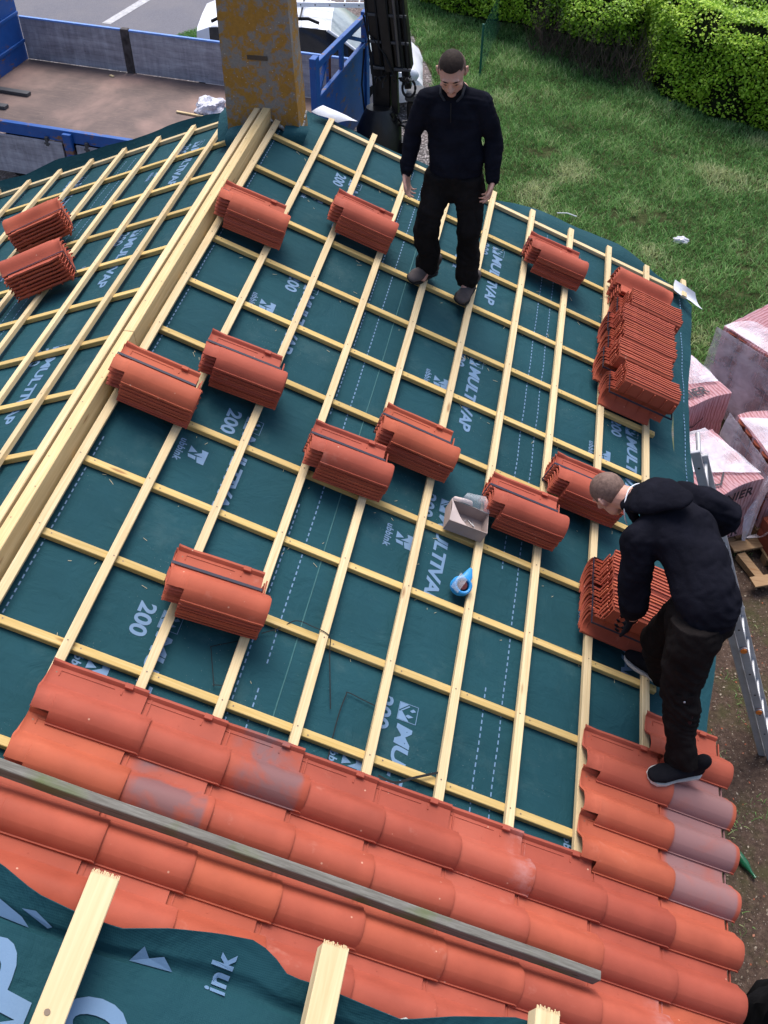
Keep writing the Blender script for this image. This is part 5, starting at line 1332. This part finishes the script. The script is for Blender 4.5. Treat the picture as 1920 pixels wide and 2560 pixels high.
def shoe(par, heel, toe, up, mat, name='shoe', w=.048, ankle=None, whiteline=False, laces=True):
    heel, toe = Vector(heel), Vector(toe); d = (toe - heel).normalized(); up = Vector(up).normalized(); up = (up - d * up.dot(d)).normalized(); L = (toe - heel).length
    bm = bmesh.new()
    tube(bm, [heel + up * .035, heel + d * L * .2 + up * .042, heel + d * L * .5 + up * .040, heel + d * L * .78 + up * .034, toe - d * .025 + up * .027],
         [(w * .72, .036), (w * .78, .044), (w * .86, .040), (w, .034), (w * .80, .025)], 16, up=up, ball=True)
    tube(bm, [heel + d * L * .14 + up * .05, heel + d * L * .12 + up * .12], [(w * .72, .048), (w * .75, .05)], 14, up=d, ball=True)
    me = remesh(bm, .006, name, 4)
    for v in me.vertices:
        h = (v.co - heel).dot(up)
        if h < .006: v.co += up * (.006 - h)
    o = obj(name, me, mat, par)
    bm = bmesh.new(); ks = 20
    def outline(h, g):
        P = []
        for (x, ww) in ((-.028, .0), (-.02, .55), (0, .8), (.2, .80), (.45, .80), (.7, 1.0), (.88, .86), (.97, .5), (1.0, 0.0)): P.append((x * L if x >= 0 else x, ww * w * 1.05 + g))
        pts = [heel + d * (x + (g if x > 0 else -g)) + up.cross(d) * y + up * h for x, y in P] + [heel + d * (x + (g if x > 0 else -g)) - up.cross(d) * y + up * h for x, y in P[-2:0:-1]]
        return [bm.verts.new(p) for p in pts]
    A, B = outline(-.004, .003), outline(.014, .003)
    for k in range(len(A)): bm.faces.new((A[k], A[(k + 1) % len(A)], B[(k + 1) % len(A)], B[k]))
    bm.faces.new(A[::-1]); bm.faces.new(B)
    obj('sole', bm, M_solew if whiteline else M_sole, o, sharp=60)
    if laces:
        bm = bmesh.new()
        for i in range(5):
            q = heel + d * L * (.34 + .08 * i) + up * (.0885 - .0045 * i); s_ = up.cross(d) * (.024)
            sgn = 1 if i % 2 else -1
            tube(bm, [q - s_ - up * .010, q + up * .002, q + s_ * .9 + d * .012 * sgn - up * .010], .0022, 5)
        obj('laces', bm, M_dgrey if not whiteline else M_shoe, o)
    return o

# ---- standing worker, looking down at his feet
p1 = empty('person', (1.44, -1.46, -0.56), 'man in navy zip-neck sweater standing on the battens looking down', 'person')
F = (0, -1, 0)
hipR, hipL = V3(1.325, -1.45, .27), V3(1.585, -1.45, .27); kR, kL = V3(1.293, -1.50, -.10), V3(1.567, -1.49, -.11); aR, aL = V3(1.300, -1.425, -.43), V3(1.588, -1.415, -.52)
pel, bel, chs = V3(1.455, -1.43, .32), V3(1.437, -1.42, .50), V3(1.420, -1.41, .68)
shR, shL = V3(1.250, -1.42, .745), V3(1.592, -1.42, .750); eR, eL = V3(1.165, -1.40, .505), V3(1.685, -1.40, .525); wR, wL = V3(1.140, -1.48, .275), V3(1.703, -1.48, .285)
hc, hf, hu = V3(1.409, -1.515, .955), V3(.06, -.82, -.47), V3(-.02, -.42, .90)
bm = bmesh.new()
tube(bm, [pel - V3(0, 0, .06), pel, bel, chs, V3(1.42, -1.41, .77)], [(.13, .085), (.145, .10), (.125, .09), (.155, .10), (.11, .07)], 18, up=F, ball=True)
tube(bm, [V3(1.42, -1.415, .77), V3(1.415, -1.435, .83), V3(1.41, -1.475, .90)], [.065, .056, .056], 14, ball=True)
for a, b, c in ((shR, eR, wR), (shL, eL, wL)): limb(bm, a, b, c, .045, .036, .025)
for a, b, c in ((hipR + V3(.03, 0, 0), kR, aR), (hipL - V3(.03, 0, 0), kL, aL)): limb(bm, a, b, c, .07, .05, .035)
for a in (shR, shL): tube(bm, [V3(1.42, -1.41, .74), a], [.06, .045], 12, ball=True)
for a in (aR, aL): tube(bm, [a, a + V3(-.02, -.10, -.05)], [.035, .028], 10, ball=True)
L_, R_3 = head(bm, hc, hf, hu, 1.07)
hand(bm, wR, V3(.10, -.30, -.9), V3(.85, -.25, .1), V3(.35, -.85, 0), (.3, .4, .5, .6), 1.08, spread=.0, tcurl=.3)
hand(bm, wL, V3(-.10, -.30, -.9), V3(-.85, -.25, .1), V3(-.35, -.85, 0), (.3, .4, .5, .6), 1.08, spread=.0, tcurl=.3)
body = obj('body', remesh(bm, .0052, 'body', 3), M_skin, p1)
# face details
bm = bmesh.new()
for sg in (1, -1):
    tube(bm, [L_(sg * .014, .089, .026), L_(sg * .030, .091, .033), L_(sg * .050, .076, .028)], [.003, .0045, .0025], 6, ball=True)
    tube(bm, [L_(sg * .018, .0835, .004), L_(sg * .030, .0855, .000), L_(sg * .043, .078, .004)], [.0012, .0018, .0012], 5)
obj('eyebrows', bm, M_hair, body)
bm = bmesh.new(); tube(bm, [L_(-.021, .086, -.058), L_(0, .0925, -.0565), L_(.021, .086, -.058)], [.0018, .0024, .0018], 6, ball=True)
obj('mouth', bm, m_flat('mouth_line', (.16, .045, .045), .6, .3), body)
for sg in (1, -1):
    bm = bmesh.new(); ell(bm, L_(sg * .030, .080, .006), (.009, .005, .0035), R_3, 10, 6); obj('eye', bm, m_flat('eye_dark', (.05, .03, .025), .3, .5), body)
def hair_cap(L_, R_3, parent, mat, rx, ry, rz, cc, cut, name='hair', s=1.0, voxel=.005, fz=0.0):
    bm = bmesh.new(); bmesh.ops.create_uvsphere(bm, u_segments=48, v_segments=32, radius=1)
    dele = []
    for v in bm.verts:
        q = v.co.copy(); a = Vector((cc[0] + q.x * rx, cc[1] + q.y * ry, cc[2] + q.z * rz)); n_ = .0022 * noise.noise(q * 9)
        a += a.normalized() * n_
        if not cut(a): dele.append(v)
        v.co = L_(*a)
    bmesh.ops.delete(bm, geom=dele, context='VERTS')
    return obj(name, bm, mat, parent, sharp=180)
hair_cap(L_, R_3, body, M_fade, .0790, .0965, .0870, (0, -.013, .028), lambda a: a.z > (.030 if a.y > .02 else -.02) and (a.y < .045 or a.z > .085) and not (a.y > .02 and a.z < .055), 'clipped_sides')
hair_cap(L_, R_3, body, M_hair, .0765, .0985, .0985, (0, -.006, .030), lambda a: a.z > .068 + .25 * max(0, a.y - .02) + .35 * max(0, -a.y - .03) and abs(a.x) < .070, 'hair')
# sweater
bm = bmesh.new()
tube(bm, [pel + V3(0, 0, -.03), pel + V3(0, .0, .06), bel, V3(1.425, -1.41, .60), chs, V3(1.42, -1.41, .755), V3(1.418, -1.425, .80)], [(.176, .122), (.180, .125), (.170, .116), (.188, .122), (.200, .125), (.160, .10), (.085, .07)], 22, up=F)
for a, b, c in ((shR, eR, wR), (shL, eL, wL)):
    limb(bm, a, b, c, .072, .060, .043)
    tube(bm, [V3(1.42, -1.41, .765), a + V3(0, 0, .004)], [.078, .066], 14, ball=True)
    tube(bm, [V3(1.415, -1.425, .835), a.lerp(V3(1.42, -1.41, .80), .55) + V3(0, 0, .012), a], [.05, .045, .04], 12, ball=True)
tube(bm, [V3(1.418, -1.42, .79), V3(1.412, -1.45, .845)], [.078, .070], 16)
sw = obj('sweater', remesh(bm, .0075, 'sweater', 6, folds(.011, (7, 7, 11), 1.5)), M_knit, p1)
bm = bmesh.new()
for sg in (1, -1):
    pts = [V3(1.412 + sg * .040, -1.535, .795), V3(1.412 + sg * .066, -1.515, .820), V3(1.412 + sg * .074, -1.46, .858), V3(1.412 + sg * .04, -1.40, .872)]
    tube(bm, pts, [(.007, .008), (.008, .016), (.008, .018), (.008, .016)], 8, up=V3(0, -.5, .8), ball=True)
obj('shirt_collar', bm, m_flat('collar_cloth', (.030, .033, .040), .9, .1), sw)
bm = bmesh.new(); tube(bm, [V3(1.414, -1.530, .775), V3(1.418, -1.541, .70), V3(1.420, -1.541, .66)], [.004, .0035, .003], 6); obj('zip', bm, M_rub, sw)
for w_, e_ in ((wR, eR), (wL, eL)):
    bm = bmesh.new(); d_ = (w_ - e_).normalized(); tube(bm, [w_ - d_ * .045, w_ - d_ * .002], [.044, .041], 16, cap=False); obj('cuff', evalmesh(bm, [('SOLIDIFY', dict(thickness=.004))], 'cuff'), M_knit, sw)
# trousers
bm = bmesh.new()
tube(bm, [pel + V3(0, .005, .03), pel + V3(0, .005, -.02), pel + V3(0, .0, -.09)], [(.156, .108), (.168, .118), (.160, .115)], 20, up=F, ball=True)
for a, b, c, sx in ((hipR, kR, aR, 1), (hipL, kL, aL, -1)):
    tube(bm, [a + V3(.035 * sx, .0, .02), a + V3(.02 * sx, 0, -.10), a.lerp(b, .65), b, b.lerp(c, .3), b.lerp(c, .6), b.lerp(c, .85), c + V3(0, -.01, -.035)], [(.095, .108), (.100, .108), (.092, .096), (.086, .088), (.083, .086), (.080, .082), (.084, .085), (.072, .074)], 16, up=F)
obj('trousers', remesh(bm, .008, 'trousers', 5, folds(.019, (9, 9, 8), 3.0)), M_trs, p1)
nrm = V3(ST, 0, CT)
shoe(p1, (1.325, -1.365, -.516), (1.195, -1.590, -.472), nrm, M_boot, w=.054)
shoe(p1, (1.600, -1.350, -.620), (1.552, -1.610, -.600), nrm, M_boot, w=.054)

# ---- worker bending over the bundles, seen from behind
p2 = empty('person', (3.1, -4.5, -1.15), 'man with shaved head in dark hooded jacket bending over tile bundles', 'person')
hipL2, hipR2 = V3(3.020, -4.47, -.27), V3(3.100, -4.27, -.25); kL2, kR2 = V3(3.03, -4.585, -.68), V3(2.94, -4.24, -.74); aL2, aR2 = V3(3.13, -4.735, -1.08), V3(3.06, -4.155, -1.13)
pel2 = V3(3.045, -4.36, -.17); bel2 = V3(2.99, -4.23, -.09); chs2 = V3(2.90, -4.12, -.03); nb2 = V3(2.765, -4.02, .02)
shL2, shR2 = V3(2.72, -4.20, -.06), V3(2.93, -3.90, -.02); eL2 = V3(2.755, -4.29, -.36); wL2 = V3(2.785, -4.215, -.585); eR2 = V3(3.165, -3.87, -.12); wR2 = V3(3.10, -3.85, -.32)
hc2 = V3(2.578, -3.905, -.055); hf2 = V3(-.34, .34, -.86); hu2 = V3(-.80, .45, -.05)
BU = V3(.15, -.35, .9)
bm = bmesh.new()
tube(bm, [pel2, bel2, chs2, nb2], [(.09, .07), (.10, .08), (.13, .09), (.08, .06)], 16, up=BU, ball=True)
tube(bm, [nb2, nb2.lerp(hc2, .6), hc2], [.062, .060, .058], 14, ball=True)
for a, b, c in ((shL2, eL2, wL2), (shR2, eR2, wR2)): limb(bm, a, b, c, .045, .044, .036)
for a in (shL2, shR2): tube(bm, [chs2.lerp(nb2, .5), a], [.06, .045], 12, ball=True)
for a, b, c in ((hipL2, kL2, aL2), (hipR2, kR2, aR2)): limb(bm, a, b, c, .055, .045, .033)
tube(bm, [aL2, V3(3.02, -4.80, -1.09)], [.035, .025], 10, ball=True); tube(bm, [aR2, V3(2.93, -4.09, -1.12)], [.035, .025], 10, ball=True)
L2_, R2_3 = head(bm, hc2, hf2, hu2, 1.0)
hand(bm, wR2, V3(-.5, -.6, -.5), V3(-.3, .2, -.8), V3(-.7, .6, .1), (.3, .4, .5, .5), 1.0)
b2body = obj('body', remesh(bm, .0055, 'body', 3), M_skin, p2)
# gloved left hand on the tiles
bm = bmesh.new(); hand(bm, wL2, V3(-.02, .15, -.95), V3(-.75, .1, -.1), V3(-.3, -.9, 0), (.75, .8, .85, .9), 1.12, tcurl=.5)
tube(bm, [wL2 - V3(0, 0, -.03), wL2 + V3(0, 0, -.02)], [.036, .034], 12, ball=True)
obj('work_glove', remesh(bm, .0052, 'work_glove', 2), M_shoe, p2)
hair_cap(L2_, R2_3, b2body, M_buzz, .0785, .0958, .0872, (0, -.012, .028), lambda a: (a.z > -.035 + .0 * a.y if a.y < -.03 else (a.z > .012 if a.y < .03 else a.z > .045)) and (a.y < .062 or a.z > .066), 'buzzed_hair')
# hooded jacket
bm = bmesh.new()
tube(bm, [pel2 + V3(.03, -.045, -.05), pel2, bel2, chs2, nb2.lerp(chs2, .4), nb2], [(.150, .118), (.158, .125), (.158, .125), (.176, .128), (.150, .105), (.085, .075)], 22, up=BU, ball=True)
for a, b, c in ((shL2, eL2, wL2 - (wL2 - eL2) * .26), (shR2, eR2, eR2.lerp(wR2, .62))):
    limb(bm, a, b, c, .086, .076, .060)
    tube(bm, [chs2.lerp(nb2, .5), a], [.095, .078], 14, ball=True)
jk = obj('hooded_jacket', remesh(bm, .008, 'hooded_jacket', 6, folds(.014, (8, 8, 9), 7.0)), M_hood, p2)
# hood lying on the upper back
hx_ = (hc2 - nb2).normalized(); back = V3(.10, -.22, .95); side = hx_.cross(back).normalized(); back = side.cross(hx_).normalized() * 1.0
if back.z < 0: back = -back
bm = bmesh.new(); c0 = nb2 + hx_ * .045
tube(bm, [nb2 + hx_ * .075 + back * .028, nb2 + hx_ * .02 + back * .058, nb2 - hx_ * .07 + back * .078, nb2 - hx_ * .16 + back * .085], [(.098, .042), (.122, .052), (.115, .050), (.070, .030)], 18, up=back, ball=True)
for sg in (1, -1):
    tube(bm, [nb2 + hx_ * .06 + back * .06, nb2 + hx_ * .075 + side * sg * .072 + back * .01, nb2 + hx_ * .05 + side * sg * .075 - back * .06], [.026, .028, .024], 10, ball=True)
obj('hood', remesh(bm, .007, 'hood', 4, folds(.006, (14, 14, 14), 2.0)), M_hood, jk)
bm = bmesh.new(); pts = [nb2 + hx_ * (.108 - .018 * abs(math.cos(a))) + side * (.106 * math.cos(a)) + back * (-.035 + .108 * math.sin(a)) for a in np.linspace(-.25, PI + .25, 22)]
tube(bm, pts, .0035, 6); obj('white_piping', bm, M_white, jk)
bm = bmesh.new(); d_ = (wR2 - eR2).normalized(); q = eR2.lerp(wR2, .66)
tube(bm, [q + V3(.054 * math.cos(a), .05 * math.sin(a), .012 * math.sin(a)) for a in np.linspace(PI * .9, PI * 2.1, 12)], .0028, 5); obj('cuff_edge', bm, M_solew, jk)
# trousers
bm = bmesh.new()
tube(bm, [pel2 + V3(-.01, .03, -.02), pel2 + V3(.025, -.03, -.06), pel2 + V3(.015, -.02, -.14), pel2 + V3(.0, -.02, -.24)], [(.145, .115), (.160, .130), (.165, .135), (.14, .12)], 18, up=BU, ball=True)
for a, b, c in ((hipL2, kL2, aL2), (hipR2, kR2, aR2)):
    tube(bm, [a + V3(.0, .0, .02), a.lerp(b, .3), a.lerp(b, .7), b, b.lerp(c, .3), b.lerp(c, .65), b.lerp(c, .88), c + V3(.005, 0, .005)], [(.112, .118), (.118, .122), (.104, .106), (.090, .092), (.082, .084), (.078, .080), (.082, .084), (.070, .072)], 16, up=V3(-1, 0, 0))
tr2 = obj('work_trousers', remesh(bm, .008, 'work_trousers', 5, folds(.019, (9, 9, 8), 11.0)), M_trs2, p2)
# cargo pocket with its stud and a reddish patch
kn = (kL2 - hipL2).normalized(); nn_ = V3(.12, -.93, .34).normalized(); sd2 = kn.cross(nn_).normalized()
def quadpatch(c, w_, h_, off, name, mat, par, th=.006):
    bm = bmesh.new(); M_ = Matrix((sd2, kn, -nn_ if sd2.cross(kn).dot(nn_) < 0 else nn_)).transposed().to_4x4(); M_.translation = c
    box(bm, (-w_ / 2, -h_ / 2, -th), (w_ / 2, h_ / 2, th), M_, bev=.004); return obj(name, bm, mat, par)
cpk = hipL2.lerp(kL2, .93) + nn_ * .086
quadpatch(cpk + kn * .0, .085, .055, 0, 'pocket_flap', M_trs2, tr2, .007); quadpatch(cpk + kn * .065 - nn_ * .004, .08, .07, 0, 'cargo_pocket', M_trs2, tr2, .006)
quadpatch(cpk + kn * .125 - nn_ * .006 - sd2 * .035, .055, .06, 0, 'dark_red_patch', m_flat('oxblood_patch', (.030, .008, .009), .8, .2), tr2, .005)
bm = bmesh.new(); ell(bm, cpk + nn_ * .009 + kn * .004, (.006, .006, .006), n=10, m=6); obj('stud', bm, M_alu, tr2)
shoe(p2, (3.205, -4.70, -1.155), (2.955, -4.835, -1.065), V3(ST, 0, CT), M_shoe, w=.052, whiteline=True)
shoe(p2, (3.10, -4.150, -1.222), (2.84, -4.055, -1.128), V3(ST, 0, CT), M_shoe, w=.050, whiteline=True)
